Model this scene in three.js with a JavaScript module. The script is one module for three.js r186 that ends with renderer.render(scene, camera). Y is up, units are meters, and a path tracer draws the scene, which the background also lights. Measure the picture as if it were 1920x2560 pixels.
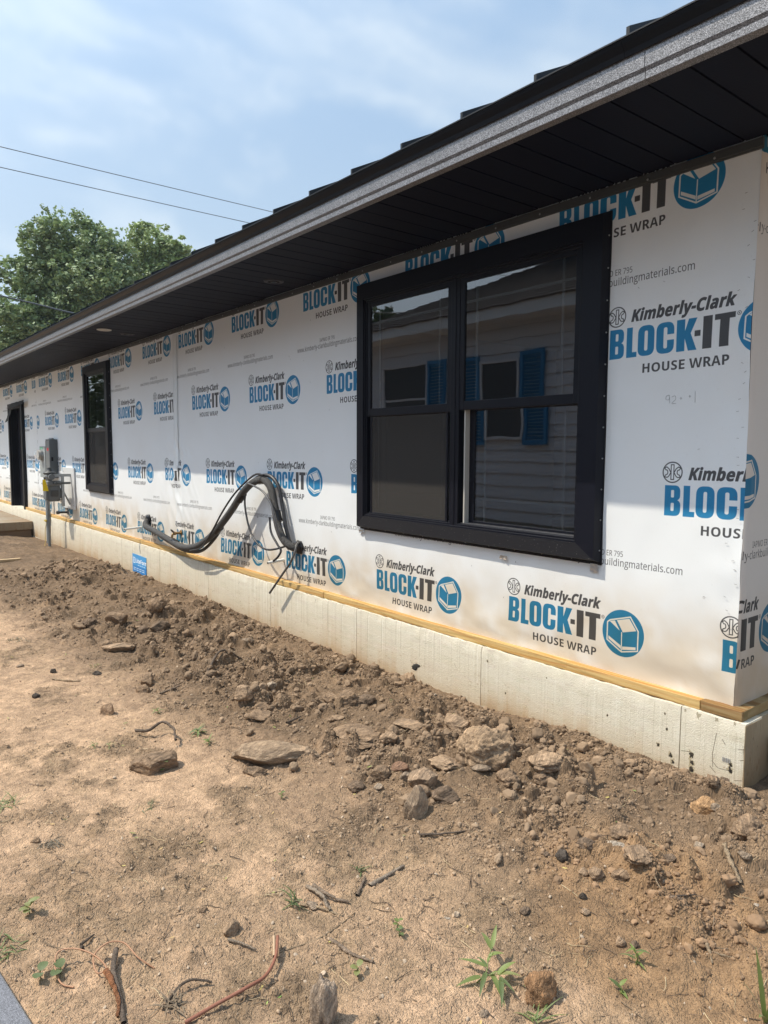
import * as THREE from 'three';
import { ImprovedNoise } from 'three/addons/math/ImprovedNoise.js';
import { mergeGeometries, mergeVertices } from 'three/addons/utils/BufferGeometryUtils.js';
import { RoundedBoxGeometry } from 'three/addons/geometries/RoundedBoxGeometry.js';

// ------------------------------------------------------------------ camera, sky, sun, exposure
const scene = new THREE.Scene();
const camera = new THREE.PerspectiveCamera(71.31, 0.75, 0.05, 900);
camera.position.set(0, 1.55, 3.0);
camera.rotation.order = 'YXZ';
camera.rotation.set(THREE.MathUtils.degToRad(-5.05), THREE.MathUtils.degToRad(51.4915), THREE.MathUtils.degToRad(0.24));
scene.add(camera);
scene.fog = new THREE.FogExp2(0xe2ecf4, 0.0006); // summer haze

const SUN = new THREE.Vector3(-0.75, 1.96, 1.0).normalize();
const renderer = new THREE.WebGLRenderer({ antialias: true });
renderer.toneMapping = THREE.LinearToneMapping;
renderer.toneMappingExposure = 1.5;
renderer.shadowMap.enabled = true;
renderer.setSize(768, 1024);

const sun = new THREE.DirectionalLight(new THREE.Color(1.0, 0.90, 0.75), 3.2);
sun.position.copy(SUN).multiplyScalar(60);
sun.castShadow = true;
sun.shadow.radius = 1.1;
sun.shadow.mapSize.set(4096, 4096);
Object.assign(sun.shadow.camera, { left: -32, right: 20, top: 25, bottom: -25, near: 1, far: 140 });
scene.add(sun);

// noise helpers ----------------------------------------------------
function rng(seed) { let a = seed >>> 0; return () => { a = (a + 0x6D2B79F5) | 0; let t = Math.imul(a ^ (a >>> 15), 1 | a); t = (t + Math.imul(t ^ (t >>> 7), 61 | t)) ^ t; return ((t ^ (t >>> 14)) >>> 0) / 4294967296; }; }
Math.random = rng(4711);
const perlin = new ImprovedNoise();
const N3 = (x, y, z) => perlin.noise(x + 31.7, y + 17.3, z + 5.1);
function fbm(x, y, z, oct = 4, gain = 0.5) { let s = 0, a = 1, n = 0; for (let i = 0; i < oct; i++) { s += a * N3(x, y, z); n += a; a *= gain; x = x * 2.03 + 7.1; y = y * 2.03 + 3.7; z = z * 2.03 + 1.3; } return s / n; }
const clamp = (x, a = 0, b = 1) => Math.min(b, Math.max(a, x));
const smooth = (a, b, x) => { const t = clamp((x - a) / (b - a)); return t * t * (3 - 2 * t); };
const lerp = (a, b, t) => a + (b - a) * t;
function table(xs, ys, x) { if (x <= xs[0]) return ys[0]; for (let i = 1; i < xs.length; i++) if (x <= xs[i]) return lerp(ys[i - 1], ys[i], (x - xs[i - 1]) / (xs[i] - xs[i - 1])); return ys[ys.length - 1]; }

{ // hazy summer sky with thin high cloud
  const W = 1024, H = 512, d = new Float32Array(W * H * 4), v = new THREE.Vector3();
  for (let j = 0; j < H; j++) for (let i = 0; i < W; i++) {
    const el = ((j + 0.5) / H - 0.5) * Math.PI, az = ((i + 0.5) / W - 0.5) * 2 * Math.PI;
    v.set(Math.cos(el) * Math.cos(az), Math.sin(el), Math.cos(el) * Math.sin(az));
    const e = Math.max(0, v.y), k = 1 - Math.exp(-e * 2.7);
    let r = lerp(0.55, 0.085, k), g = lerp(0.63, 0.225, k), b = lerp(0.65, 0.46, k);
    const p = 1 / (e + 0.18), cx = v.x * p, cz = v.z * p;
    const wx = fbm(cx * 0.8, 3.1, cz * 0.8, 3), w2 = fbm(cx * 1.1 + wx * 1.6 + 2.2, 8.2, cz * 0.8 - wx * 1.2, 5, 0.55);
    const w3 = fbm(cx * 6.5 + wx * 3.0, 1.2, cz * 4.2 + w2 * 1.5, 5, 0.62);
    let c = 0.12 + smooth(-0.12, 0.40, w2 + 0.34 * w3) * 0.48 + 0.16 * smooth(-0.05, 0.35, w3);
    c *= smooth(0, 0.12, e) ;
    c *= 0.95; r = lerp(r, 0.53, c); g = lerp(g, 0.60, c); b = lerp(b, 0.66, c);
    const s = clamp(v.dot(SUN)), glow = 0.85 * Math.pow(s, 3.2) + 0.6 * Math.pow(s, 9) + 1.2 * Math.pow(s, 60);
    r += glow * 0.90; g += glow * 0.98; b += glow * 1.06;
    if (v.y < 0) { r = 0.34; g = 0.32; b = 0.29; }
    const o = (j * W + i) * 4; d[o] = r; d[o + 1] = g; d[o + 2] = b; d[o + 3] = 1;
  }
  const t = new THREE.DataTexture(d, W, H, THREE.RGBAFormat, THREE.FloatType);
  t.mapping = THREE.EquirectangularReflectionMapping; t.colorSpace = THREE.LinearSRGBColorSpace;
  t.magFilter = THREE.LinearFilter; t.minFilter = THREE.LinearFilter; t.needsUpdate = true;
  scene.background = t; scene.environment = t;
}

// ------------------------------------------------------------------ builders
const used = {};
function numbered(n) { used[n] = (used[n] ?? -1) + 1; return used[n] ? `${n}_${String(used[n]).padStart(3, '0')}` : n; }
function tag(o, label, category, group) { o.userData.label = label; if (category) o.userData.category = category; if (group) o.userData.group = group; return o; }
function thing(name, label, category, pos = [0, 0, 0], group, rotY = 0) { const o = new THREE.Group(); o.name = numbered(name); o.position.set(...pos); o.rotation.y = rotY; tag(o, label, category, group); scene.add(o); return o; }
function part(name, geo, mat, parent, label) { const m = new THREE.Mesh(geo, mat); m.name = name; m.castShadow = m.receiveShadow = true; if (label) m.userData.label = label; parent.add(m); return m; }
function solo(name, geo, mat, label, category, group) { const m = part(numbered(name), geo, mat, scene); tag(m, label, category, group); return m; }
function structure(name, geo, mat) { const m = part(name, geo, mat, scene); m.userData.kind = 'structure'; return m; }
const merge = gs => mergeGeometries(gs.map(g => { const h = g.index ? g.toNonIndexed() : g; for (const k of Object.keys(h.attributes)) if (!['position', 'normal', 'uv'].includes(k)) h.deleteAttribute(k); return h; }));
function box(x0, x1, y0, y1, z0, z1, bevel = 0) {
  const w = x1 - x0, h = y1 - y0, d = z1 - z0;
  const g = bevel ? new RoundedBoxGeometry(w, h, d, 2, Math.min(bevel, w / 2.05, h / 2.05, d / 2.05)) : new THREE.BoxGeometry(w, h, d);
  return g.translate((x0 + x1) / 2, (y0 + y1) / 2, (z0 + z1) / 2);
}
function uvBox(g, s = 1) { // uv in metres from position by face normal
  const p = g.attributes.position, n = g.attributes.normal, u = g.attributes.uv;
  for (let i = 0; i < p.count; i++) { const ax = Math.abs(n.getX(i)), ay = Math.abs(n.getY(i)), az = Math.abs(n.getZ(i));
    if (az >= ax && az >= ay) u.setXY(i, p.getX(i) * s, p.getY(i) * s); else if (ay >= ax) u.setXY(i, p.getX(i) * s, p.getZ(i) * s); else u.setXY(i, p.getZ(i) * s, p.getY(i) * s); }
  return g;
}
const V = (x, y, z) => new THREE.Vector3(x, y, z);
function tube(pts, r, seg = 60, rad = 10, rEnd) {
  const c = new THREE.CatmullRomCurve3(pts.map(p => V(...p)), false, 'centripetal');
  const g = new THREE.TubeGeometry(c, seg, r, rad, false);
  if (rEnd !== undefined) { const p = g.attributes.position; for (let i = 0; i <= seg; i++) { const q = c.getPointAt(i / seg), k = lerp(1, rEnd / r, i / seg); for (let j = 0; j <= rad; j++) { const o = i * (rad + 1) + j; p.setXYZ(o, q.x + (p.getX(o) - q.x) * k, q.y + (p.getY(o) - q.y) * k, q.z + (p.getZ(o) - q.z) * k); } } }
  return g;
}
function cyl(a, b, r, r2 = r, seg = 18) { // capped cylinder from a to b
  const A = V(...a), B = V(...b), d = B.clone().sub(A), g = new THREE.CylinderGeometry(r2, r, d.length(), seg);
  g.applyQuaternion(new THREE.Quaternion().setFromUnitVectors(V(0, 1, 0), d.clone().normalize())); const m = A.add(B).multiplyScalar(0.5); return g.translate(m.x, m.y, m.z);
}
function extrudeX(profile, x0, x1) { // profile [[z, y] ...] closed, run along x
  const n = profile.length, pos = [], idx = [], uv = [];
  const add = (x, p) => { pos.push(x, p[1], p[0]); uv.push(x, p[0] + p[1]); return pos.length / 3 - 1; };
  for (let i = 0; i < n; i++) { const a = profile[i], b = profile[(i + 1) % n]; const q = [add(x0, a), add(x1, a), add(x1, b), add(x0, b)]; idx.push(q[0], q[1], q[2], q[0], q[2], q[3]); }
  const s = new THREE.Shape(profile.map(p => new THREE.Vector2(p[0], p[1]))), tri = THREE.ShapeUtils.triangulateShape(s.getPoints(), []);
  for (const x of [x0, x1]) { const o = pos.length / 3; profile.forEach(p => add(x, p)); tri.forEach(t => idx.push(o + t[0], o + t[1], o + t[2])); }
  const g = new THREE.BufferGeometry(); g.setAttribute('position', new THREE.Float32BufferAttribute(pos, 3)); g.setAttribute('uv', new THREE.Float32BufferAttribute(uv, 2)); g.setIndex(idx);
  const h = g.toNonIndexed(); h.computeVertexNormals(); return h;
}
function std(rgb, rough = 0.8, extra = {}) { return new THREE.MeshStandardMaterial({ color: new THREE.Color().setRGB(...rgb), roughness: rough, ...extra }); }

// ------------------------------------------------------------------ textures
function noiseTexture(size, f, srgb, period = true) {
  const d = new Uint8Array(size * size * 4);
  for (let j = 0; j < size; j++) for (let i = 0; i < size; i++) { const c = f(i / size, j / size); const o = (j * size + i) * 4; d[o] = clamp(c[0]) * 255; d[o + 1] = clamp(c[1] ?? c[0]) * 255; d[o + 2] = clamp(c[2] ?? c[0]) * 255; d[o + 3] = 255; }
  const t = new THREE.DataTexture(d, size, size, THREE.RGBAFormat); t.wrapS = t.wrapT = THREE.RepeatWrapping; t.magFilter = THREE.LinearFilter; t.minFilter = THREE.LinearMipmapLinearFilter; t.generateMipmaps = true;
  if (srgb) t.colorSpace = THREE.SRGBColorSpace; t.needsUpdate = true; return t;
}
// tileable noise by wrapping the domain on two circles
const TAU = Math.PI * 2;
function tnoise(u, v, f, oct = 3, gain = 0.55) { let s = 0, a = 1, n = 0; for (let k = 0; k < oct; k++) { const R = f / TAU; s += a * (perlin.noise(R * Math.cos(u * TAU) + 9.1 * k, R * Math.sin(u * TAU) + 3.3 + R * Math.cos(v * TAU), R * Math.sin(v * TAU) + 1.7) + 0) ; n += a; a *= gain; f *= 2; } return s / n; }
function gridNoise(size, cells, seed) { // fast tileable value noise sampler
  const R = rng(seed), g = new Float32Array(cells * cells); for (let i = 0; i < g.length; i++) g[i] = R();
  return (u, v) => { const x = u * cells, y = v * cells, i = Math.floor(x), j = Math.floor(y), fx = x - i, fy = y - j, sx = fx * fx * (3 - 2 * fx), sy = fy * fy * (3 - 2 * fy), q = (a, b) => g[((b % cells + cells) % cells) * cells + ((a % cells + cells) % cells)];
    return lerp(lerp(q(i, j), q(i + 1, j), sx), lerp(q(i, j + 1), q(i + 1, j + 1), sx), sy); };
}
function octaves(list) { const fs = list.map(([c, w, s]) => [gridNoise(0, c, s), w]), tot = list.reduce((a, l) => a + l[1], 0); return (u, v) => fs.reduce((a, [f, w]) => a + w * f(u, v), 0) / tot; }
function canvasTexture(w, h, draw, srgb = true) { const c = document.createElement('canvas'); c.width = w; c.height = h; draw(c.getContext('2d'), w, h); const t = new THREE.CanvasTexture(c); t.wrapS = t.wrapT = THREE.RepeatWrapping; if (srgb) t.colorSpace = THREE.SRGBColorSpace; t.anisotropy = 8; return t; }

// ground grain: fine height field and brightness, 0.9 m tile
const dirtO = octaves([[24, 1, 1], [60, 1.0, 2], [140, 1.1, 3], [320, 1.1, 4], [512, 0.8, 5]]);
const dirtBump = noiseTexture(1024, (u, v) => { const a = dirtO(u, v); return [clamp((a - 0.5) * 1.9 + 0.5)]; });
const dO2 = octaves([[17, 1, 11], [46, 1, 12], [130, 0.9, 13], [400, 1.0, 14]]);
const dO3 = octaves([[230, 1, 15], [512, 1, 16]]);
const dirtMap = noiseTexture(1024, (u, v) => { const a = (dO2(u, v) - 0.5) * 0.5, s = dO3(u, v), sp = s > 0.84 ? 0.16 : s < 0.16 ? -0.18 : 0; const k = 0.84 + a + sp * 0.7; return [k, k * 0.985, k * 0.96]; }, true);
const rockO = octaves([[8, 1, 21], [20, 1, 22], [55, 1, 23], [128, 0.9, 24], [250, 0.6, 25]]);
const rockBump = noiseTexture(512, (u, v) => [clamp((rockO(u, v) - 0.5) * 2 + 0.5)]);
const rockMap = noiseTexture(512, (u, v) => { const a = 0.82 + (rockO(u + 0.3, v) - 0.5) * 0.75; return [a, a * 0.985, a * 0.965]; }, true);
const speckO = octaves([[512, 1, 31]]), speckB = octaves([[12, 1, 32], [256, 0.6, 33]]);
const metalGrain = noiseTexture(512, (u, v) => { const s = speckO(u, v); const k = 0.40 + 0.72 * Math.pow(s, 1.5) + (speckB(u, v) - 0.5) * 0.08; return [k, k, k]; }, true);
const metalGrainBump = noiseTexture(512, (u, v) => [speckO(u, v)]);

// house wrap print: one 1.2085 x 2.75 m repeat with four staggered rows
const TW = 1.2085, TH = 2.75, BLUE = '#1f7fae', INK = '#4b4b4d';
function fit(c, s, x, y, w, h, font, heavy = 0) { c.save(); c.font = `${font.replace('SIZE', '100px')}`; const m = c.measureText(s).width; c.translate(x, y); c.scale(w / m, h / 72); c.fillText(s, 0, 0); if (heavy) { c.lineWidth = heavy; c.lineJoin = 'round'; c.strokeStyle = c.fillStyle; c.strokeText(s, 0, 0); } c.restore(); }
function logo(c) { // origin at the centre of the disc, metres, y down
  const L = (x0, x1, f) => { c.save(); c.translate(x0, -0.071); c.scale(x1 - x0, 0.137); c.beginPath(); f(); c.fill('evenodd'); c.restore(); };
  const P = l => { l.forEach((p, i) => i ? c.lineTo(p[0], p[1]) : c.moveTo(p[0], p[1])); c.closePath(); };
  const RR = (x, y, w, h, rx, ry) => { c.moveTo(x + rx, y); c.lineTo(x + w - rx, y); c.quadraticCurveTo(x + w, y, x + w, y + ry); c.lineTo(x + w, y + h - ry); c.quadraticCurveTo(x + w, y + h, x + w - rx, y + h); c.lineTo(x + rx, y + h); c.quadraticCurveTo(x, y + h, x, y + h - ry); c.lineTo(x, y + ry); c.quadraticCurveTo(x, y, x + rx, y); c.closePath(); };
  c.fillStyle = BLUE;
  L(-0.726, -0.650, () => { c.moveTo(0, 0); c.lineTo(0.6, 0); c.quadraticCurveTo(0.97, 0, 0.97, 0.2); c.lineTo(0.97, 0.33); c.quadraticCurveTo(0.97, 0.44, 0.8, 0.48); c.quadraticCurveTo(1, 0.52, 1, 0.66); c.lineTo(1, 0.8); c.quadraticCurveTo(1, 1, 0.6, 1); c.lineTo(0, 1); c.closePath(); RR(0.40, 0.15, 0.19, 0.25, 0.06, 0.04); RR(0.40, 0.57, 0.20, 0.27, 0.06, 0.04); });
  L(-0.637, -0.584, () => P([[0, 0], [0.56, 0], [0.56, 0.83], [1, 0.83], [1, 1], [0, 1]]));
  L(-0.579, -0.497, () => { RR(0, 0, 1, 1, 0.42, 0.26); RR(0.40, 0.17, 0.2, 0.66, 0.09, 0.06); });
  L(-0.487, -0.401, () => { c.moveTo(0.42, 0); c.lineTo(0.58, 0); c.quadraticCurveTo(1, 0, 1, 0.26); c.lineTo(1, 0.40); c.lineTo(0.62, 0.40); c.lineTo(0.62, 0.22); c.quadraticCurveTo(0.62, 0.16, 0.52, 0.16); c.quadraticCurveTo(0.41, 0.16, 0.41, 0.22); c.lineTo(0.41, 0.78); c.quadraticCurveTo(0.41, 0.84, 0.52, 0.84); c.quadraticCurveTo(0.62, 0.84, 0.62, 0.78); c.lineTo(0.62, 0.58); c.lineTo(1, 0.58); c.lineTo(1, 0.74); c.quadraticCurveTo(1, 1, 0.58, 1); c.lineTo(0.42, 1); c.quadraticCurveTo(0, 1, 0, 0.74); c.lineTo(0, 0.26); c.quadraticCurveTo(0, 0, 0.42, 0); c.closePath(); });
  L(-0.389, -0.294, () => P([[0, 0], [0.40, 0], [0.40, 0.38], [0.58, 0], [0.98, 0], [0.68, 0.46], [1, 1], [0.58, 1], [0.40, 0.60], [0.40, 1], [0, 1]]));
  c.fillStyle = INK;
  L(-0.306, -0.279, () => P([[0, 0.40], [1, 0.40], [1, 0.58], [0, 0.58]]));
  L(-0.268, -0.227, () => P([[0, 0], [1, 0], [1, 1], [0, 1]]));
  L(-0.217, -0.128, () => P([[0, 0], [1, 0], [1, 0.17], [0.73, 0.17], [0.73, 1], [0.27, 1], [0.27, 0.17], [0, 0.17]]));
  c.save(); c.translate(-0.113, -0.062); c.lineWidth = 0.0022; c.strokeStyle = INK; c.beginPath(); c.arc(0, 0, 0.008, 0, TAU); c.stroke(); fit(c, 'R', -0.004, 0.0045, 0.008, 0.009, 'bold SIZE sans-serif'); c.restore();
  fit(c, 'HOUSE WRAP', -0.556, 0.143, 0.412, 0.042, 'bold SIZE sans-serif');
  fit(c, 'Kimberly-Clark', -0.622, -0.098, 0.484, 0.052, 'italic bold SIZE sans-serif', 5);
  // emblem: ring with a bar between two curled letters
  c.save(); c.translate(-0.6925, -0.129); c.strokeStyle = INK; c.lineWidth = 0.0052; c.beginPath(); c.arc(0, 0, 0.045, 0, TAU); c.stroke();
  c.lineWidth = 0.0042; c.lineJoin = 'miter';
  c.strokeRect(-0.0065, -0.034, 0.013, 0.066);
  for (const s of [-1, 1]) { c.save(); c.scale(s, 1); c.beginPath(); c.moveTo(0.0075, 0.001); c.lineTo(0.017, -0.016); c.lineTo(0.028, -0.024); c.lineTo(0.038, -0.019); c.lineTo(0.031, -0.010); c.quadraticCurveTo(0.022, -0.012, 0.022, 0.001); c.quadraticCurveTo(0.022, 0.011, 0.033, 0.012); c.lineTo(0.037, 0.020); c.quadraticCurveTo(0.022, 0.028, 0.014, 0.012); c.closePath(); c.stroke(); c.restore(); }
  c.restore();
  // disc with the little house block
  const R = 0.114; c.fillStyle = BLUE; c.beginPath(); c.arc(0, 0, R, 0, TAU); c.fill();
  const q = l => l.map(p => [(p[0] - 201) / 134 * R, (p[1] - 885) / 152 * R]);
  const W = '#eceae6'; c.fillStyle = W; c.strokeStyle = W; c.lineWidth = 0.0068; c.lineJoin = 'round';
  const poly = (l, f) => { c.beginPath(); P(q(l)); f ? c.fill() : c.stroke(); };
  poly([[100, 828], [118, 812], [246, 769], [298, 852], [298, 978], [195, 1006], [99, 945]], false);
  poly([[161, 806], [240, 781], [286, 851], [202, 877]], true);
  poly([[114, 820], [148, 810], [182, 871]], true);
  poly([[108, 917], [190, 966], [190, 988], [108, 938]], true);
  poly([[199, 970], [286, 955], [286, 973], [199, 992]], true);
  c.lineWidth = 0.005; c.beginPath(); { const a = q([[194, 877], [194, 1003]]); c.moveTo(...a[0]); c.lineTo(...a[1]); } c.stroke();
}
const wrapMap = canvasTexture(1024, 2048, (c, w, h) => {
  c.fillStyle = '#f0f0ef'; c.fillRect(0, 0, w, h);
  const R = rng(5);
  c.save(); c.scale(w / TW, h / TH);
  const X0 = -1.92 - TW / 2, Y0 = 0.4; // tile spans x in [X0, X0+TW], y in [Y0, Y0+TH]
  const put = (x, y, f) => { for (let a = -2; a <= 2; a++) for (let b = -1; b <= 1; b++) { c.save(); c.translate(x - X0 + a * TW, TH - (y - Y0) + b * TH); f(); c.restore(); } };
  for (const [dx, y] of [[0, 0.67], [-0.296, 1.32], [-0.604, 2.045], [0.289, 2.69]]) put(-1.92 + dx, y, () => logo(c));
  for (const y of [0.992, 2.322]) put(-2.448, y, () => { c.fillStyle = '#555557'; fit(c, 'www.kimberly-clarkbuildingmaterials.com', 0, 0, 0.82, 0.036, 'SIZE sans-serif'); fit(c, 'IAPMO ER 795', 0.313, -0.047, 0.2, 0.026, 'SIZE sans-serif'); });
  c.restore();
  // the woven scrim shows as faint uneven tone and specks
  for (let i = 0; i < 5200; i++) { const a = 0.012 + R() * 0.03; c.fillStyle = R() < 0.6 ? `rgba(120,112,100,${a})` : `rgba(255,255,255,${a})`; const s = 1 + R() * 3; c.fillRect(R() * w, R() * h, s * (0.5 + R()), s * (0.5 + 2 * R())); }
  for (let i = 0; i < 1600; i++) { c.fillStyle = `rgba(238,238,236,${R() * 0.35})`; c.fillRect(R() * w, R() * h, 1, 2 + R() * 2); }
});
wrapMap.wrapS = wrapMap.wrapT = THREE.RepeatWrapping;
const weave = noiseTexture(256, (u, v) => { const a = Math.sin(u * TAU * 16), b = Math.sin((v * 16 + (Math.floor(u * 16) % 2) * 0.5) * TAU); return [0.5 + 0.25 * a * b + 0.1 * a]; });

const wrapMat = new THREE.MeshStandardMaterial({ color: new THREE.Color().setRGB(0.885, 0.92, 0.945), map: wrapMap, vertexColors: true, roughness: 0.62, bumpMap: weave.clone(), bumpScale: 0.0005, side: THREE.DoubleSide });
wrapMat.bumpMap.repeat.set(TW / 0.10, TH / 0.10); wrapMat.bumpMap.needsUpdate = true;

// ------------------------------------------------------------------ ground
const WX = [-14, -8.56, -7, -4.43, -2.8, -1.9, -1.3, -0.4], WY = [-0.02, 0.059, 0.077, 0.043, 0.075, 0.132, 0.144, 0.15];
const BUMPS = [[-2.75, 0.62, 0.55, 0.40, 0.055], [-2.3, 0.6, 0.22, 0.2, 0.04], [-5.9, 0.75, 0.7, 0.35, 0.07], [-1.3, 0.25, 0.35, 0.25, 0.04], [-1.45, 0.72, 0.28, 0.18, 0.035], [-1.13, 0.42, 0.2, 0.2, 0.03], [-4.3, 0.9, 0.8, 0.4, 0.03], [-8.5, 0.8, 1.4, 0.5, 0.09], [-12.2, 0.9, 1.6, 0.6, 0.13], [-2.2, 1.0, 0.35, 0.18, 0.03]];
function H0(x, z) { // ground without its fine relief
  const d = Math.max(0, z - 0.06), w = table(WX, WY, x);
  let h = w * (1 - smooth(0, 1.5, d)) - 0.01 * smooth(1.2, 3, d);
  for (const [bx, bz, sx, sz, a] of BUMPS) h += a * Math.exp(-(((x - bx) / sx) ** 2 + ((z - bz) / sz) ** 2)) * smooth(-0.05, 0.3, d);
  return z < -0.2 ? h - 0.25 * smooth(0.2, 0.6, -z) * smooth(-1.4, -1.3, x) : h;
}
function clodMask(x, z) { // where the backfill is lumpy
  const edge = table([-14, -9, -6.5, -4.5, -3, -2.2, -1.7, -1.2, -0.5], [1.9, 1.7, 1.45, 1.45, 1.25, 1.22, 1.05, 0.98, 0.8], x);
  const w = 0.22 * fbm(x * 1.3, 2.2, z * 1.3, 3);
  return smooth(edge + 0.42, edge - 0.42, z + w * 1.4);
}
function litterMask(x, z) { const n = fbm(x * 1.1 + 3, 7.7, z * 1.1, 3); return clamp(0.35 + 1.6 * n + 0.5 * smooth(-3.2, -2.0, x)); }
function scuffMask(x, z) { return smooth(0.07, 0.28, fbm(x * 2.7, 21.3, z * 2.7, 5, 0.62) + 0.10 * smooth(-4, -1.5, x)); } // patches of churned, crumbly litter on the sand
function dampMask(x, z) { const d = Math.hypot((x + 1.05) / 0.55, (z - 0.98) / 0.36); return smooth(1.25, 0.7, d + 0.35 * fbm(x * 3, 4.4, z * 3, 3)); }
const hash2 = (i, j, k) => { let h = Math.imul(i, 374761393) ^ Math.imul(j, 668265263) ^ Math.imul(k, 1274126177); h = Math.imul(h ^ (h >>> 13), 1274126177); h ^= h >>> 16; return (h >>> 0) / 4294967296; };
function lumps(x, z, cell, prob, seed) { // rounded clods of one size, each in its own cell, height 0..1
  const X = x / cell, Z = z / cell, i = Math.floor(X), j = Math.floor(Z); let h = 0;
  for (let a = i - 1; a <= i + 1; a++) for (let b = j - 1; b <= j + 1; b++) { const q = hash2(a, b, seed); if (q > prob) continue; const ox = a + 0.15 + 0.7 * hash2(a, b, seed + 1), oz = b + 0.15 + 0.7 * hash2(a, b, seed + 2), r = 0.30 + 0.42 * hash2(a, b, seed + 3), th = 3.14 * hash2(a, b, seed + 4), c = Math.cos(th), s = Math.sin(th), dx = X - ox, dz = Z - oz, u = (c * dx + s * dz) / r, v = (-s * dx + c * dz) / (r * 0.72), d = u * u + v * v; if (d < 1) h = Math.max(h, Math.pow(1 - d, 0.6) * r * 1.25); }
  return h;
}
function relief(x, z) {
  const m = clodMask(x, z), l = litterMask(x, z), dm = dampMask(x, z), sc = scuffMask(x, z) * (1 - 0.7 * dm), near = x > -9 && z < 3.2 && z > 0;
  const cl = smooth(0.32, 0.72, 0.5 + 0.9 * fbm(x * 2.4 + 5, 3.9, z * 2.4, 3)); // lumpy and packed patches
  let h = 0.016 * fbm(x * 2.2, 0.5, z * 2.2, 2) + (0.004 + 0.004 * l) * fbm(x * 9, 1.5, z * 9, 3) * (1 - 0.5 * dm);
  const wx = x + 0.012 * N3(x * 30, 1, z * 30), wz = z + 0.012 * N3(x * 30, 7, z * 30);
  const rough = fbm(x * 26, 2.5, z * 26, 4, 0.65);
  h += (0.0045 * (0.3 + 0.9 * l) * (1 - 0.6 * dm)) * rough;
  if (near && sc > 0) h += sc * (1 - m) * (0.014 * lumps(wx, wz, 0.034, 0.5, 51) + 0.011 * lumps(wx, wz, 0.02, 0.6, 61) + 0.006 * rough);
  if (near) h += 0.008 * lumps(wx, wz, 0.016, 0.12 + 0.35 * l * (1 - 0.7 * dm), 11) * (0.4 + l) * (1 - m);
  if (m > 0) {
    h += m * (0.042 * smooth(0.0, 0.35, z) * fbm(x * 5.5 + 0.3, 6.1, z * 5.5, 4, 0.55) + 0.010 * rough);
    if (near) { const w = smooth(0.06, 0.30, z) * 0.75 + 0.25; h += m * w * (0.075 * lumps(wx, wz, 0.15, 0.65 * cl, 21) * (0.4 + cl) + 0.036 * lumps(wx, wz, 0.07, 0.1 + 0.6 * cl, 31) + 0.014 * lumps(wx, wz, 0.03, 0.3 + 0.5 * cl, 41)); }
  }
  // tyre-like ripples in the dry crust at the lower left
  const t = smooth(0.75, 0.25, Math.hypot((x + 2.55) / 0.75, (z - 2.35) / 0.45)); if (t > 0) h += 0.0032 * t * Math.sin((x * 0.5 + z) * 120 + 3 * N3(x * 9, 0, z * 9));
  return h;
}
const H = (x, z) => H0(x, z) + relief(x, z);
function steps(list) { const out = [list[0][0]]; for (const [a, b, s0, s1] of list) { let x = a; while (x < b - 1e-9) { const s = lerp(s0, s1, (x - a) / (b - a)); x = Math.min(b, x + s); out.push(x); } } return out; }
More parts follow.
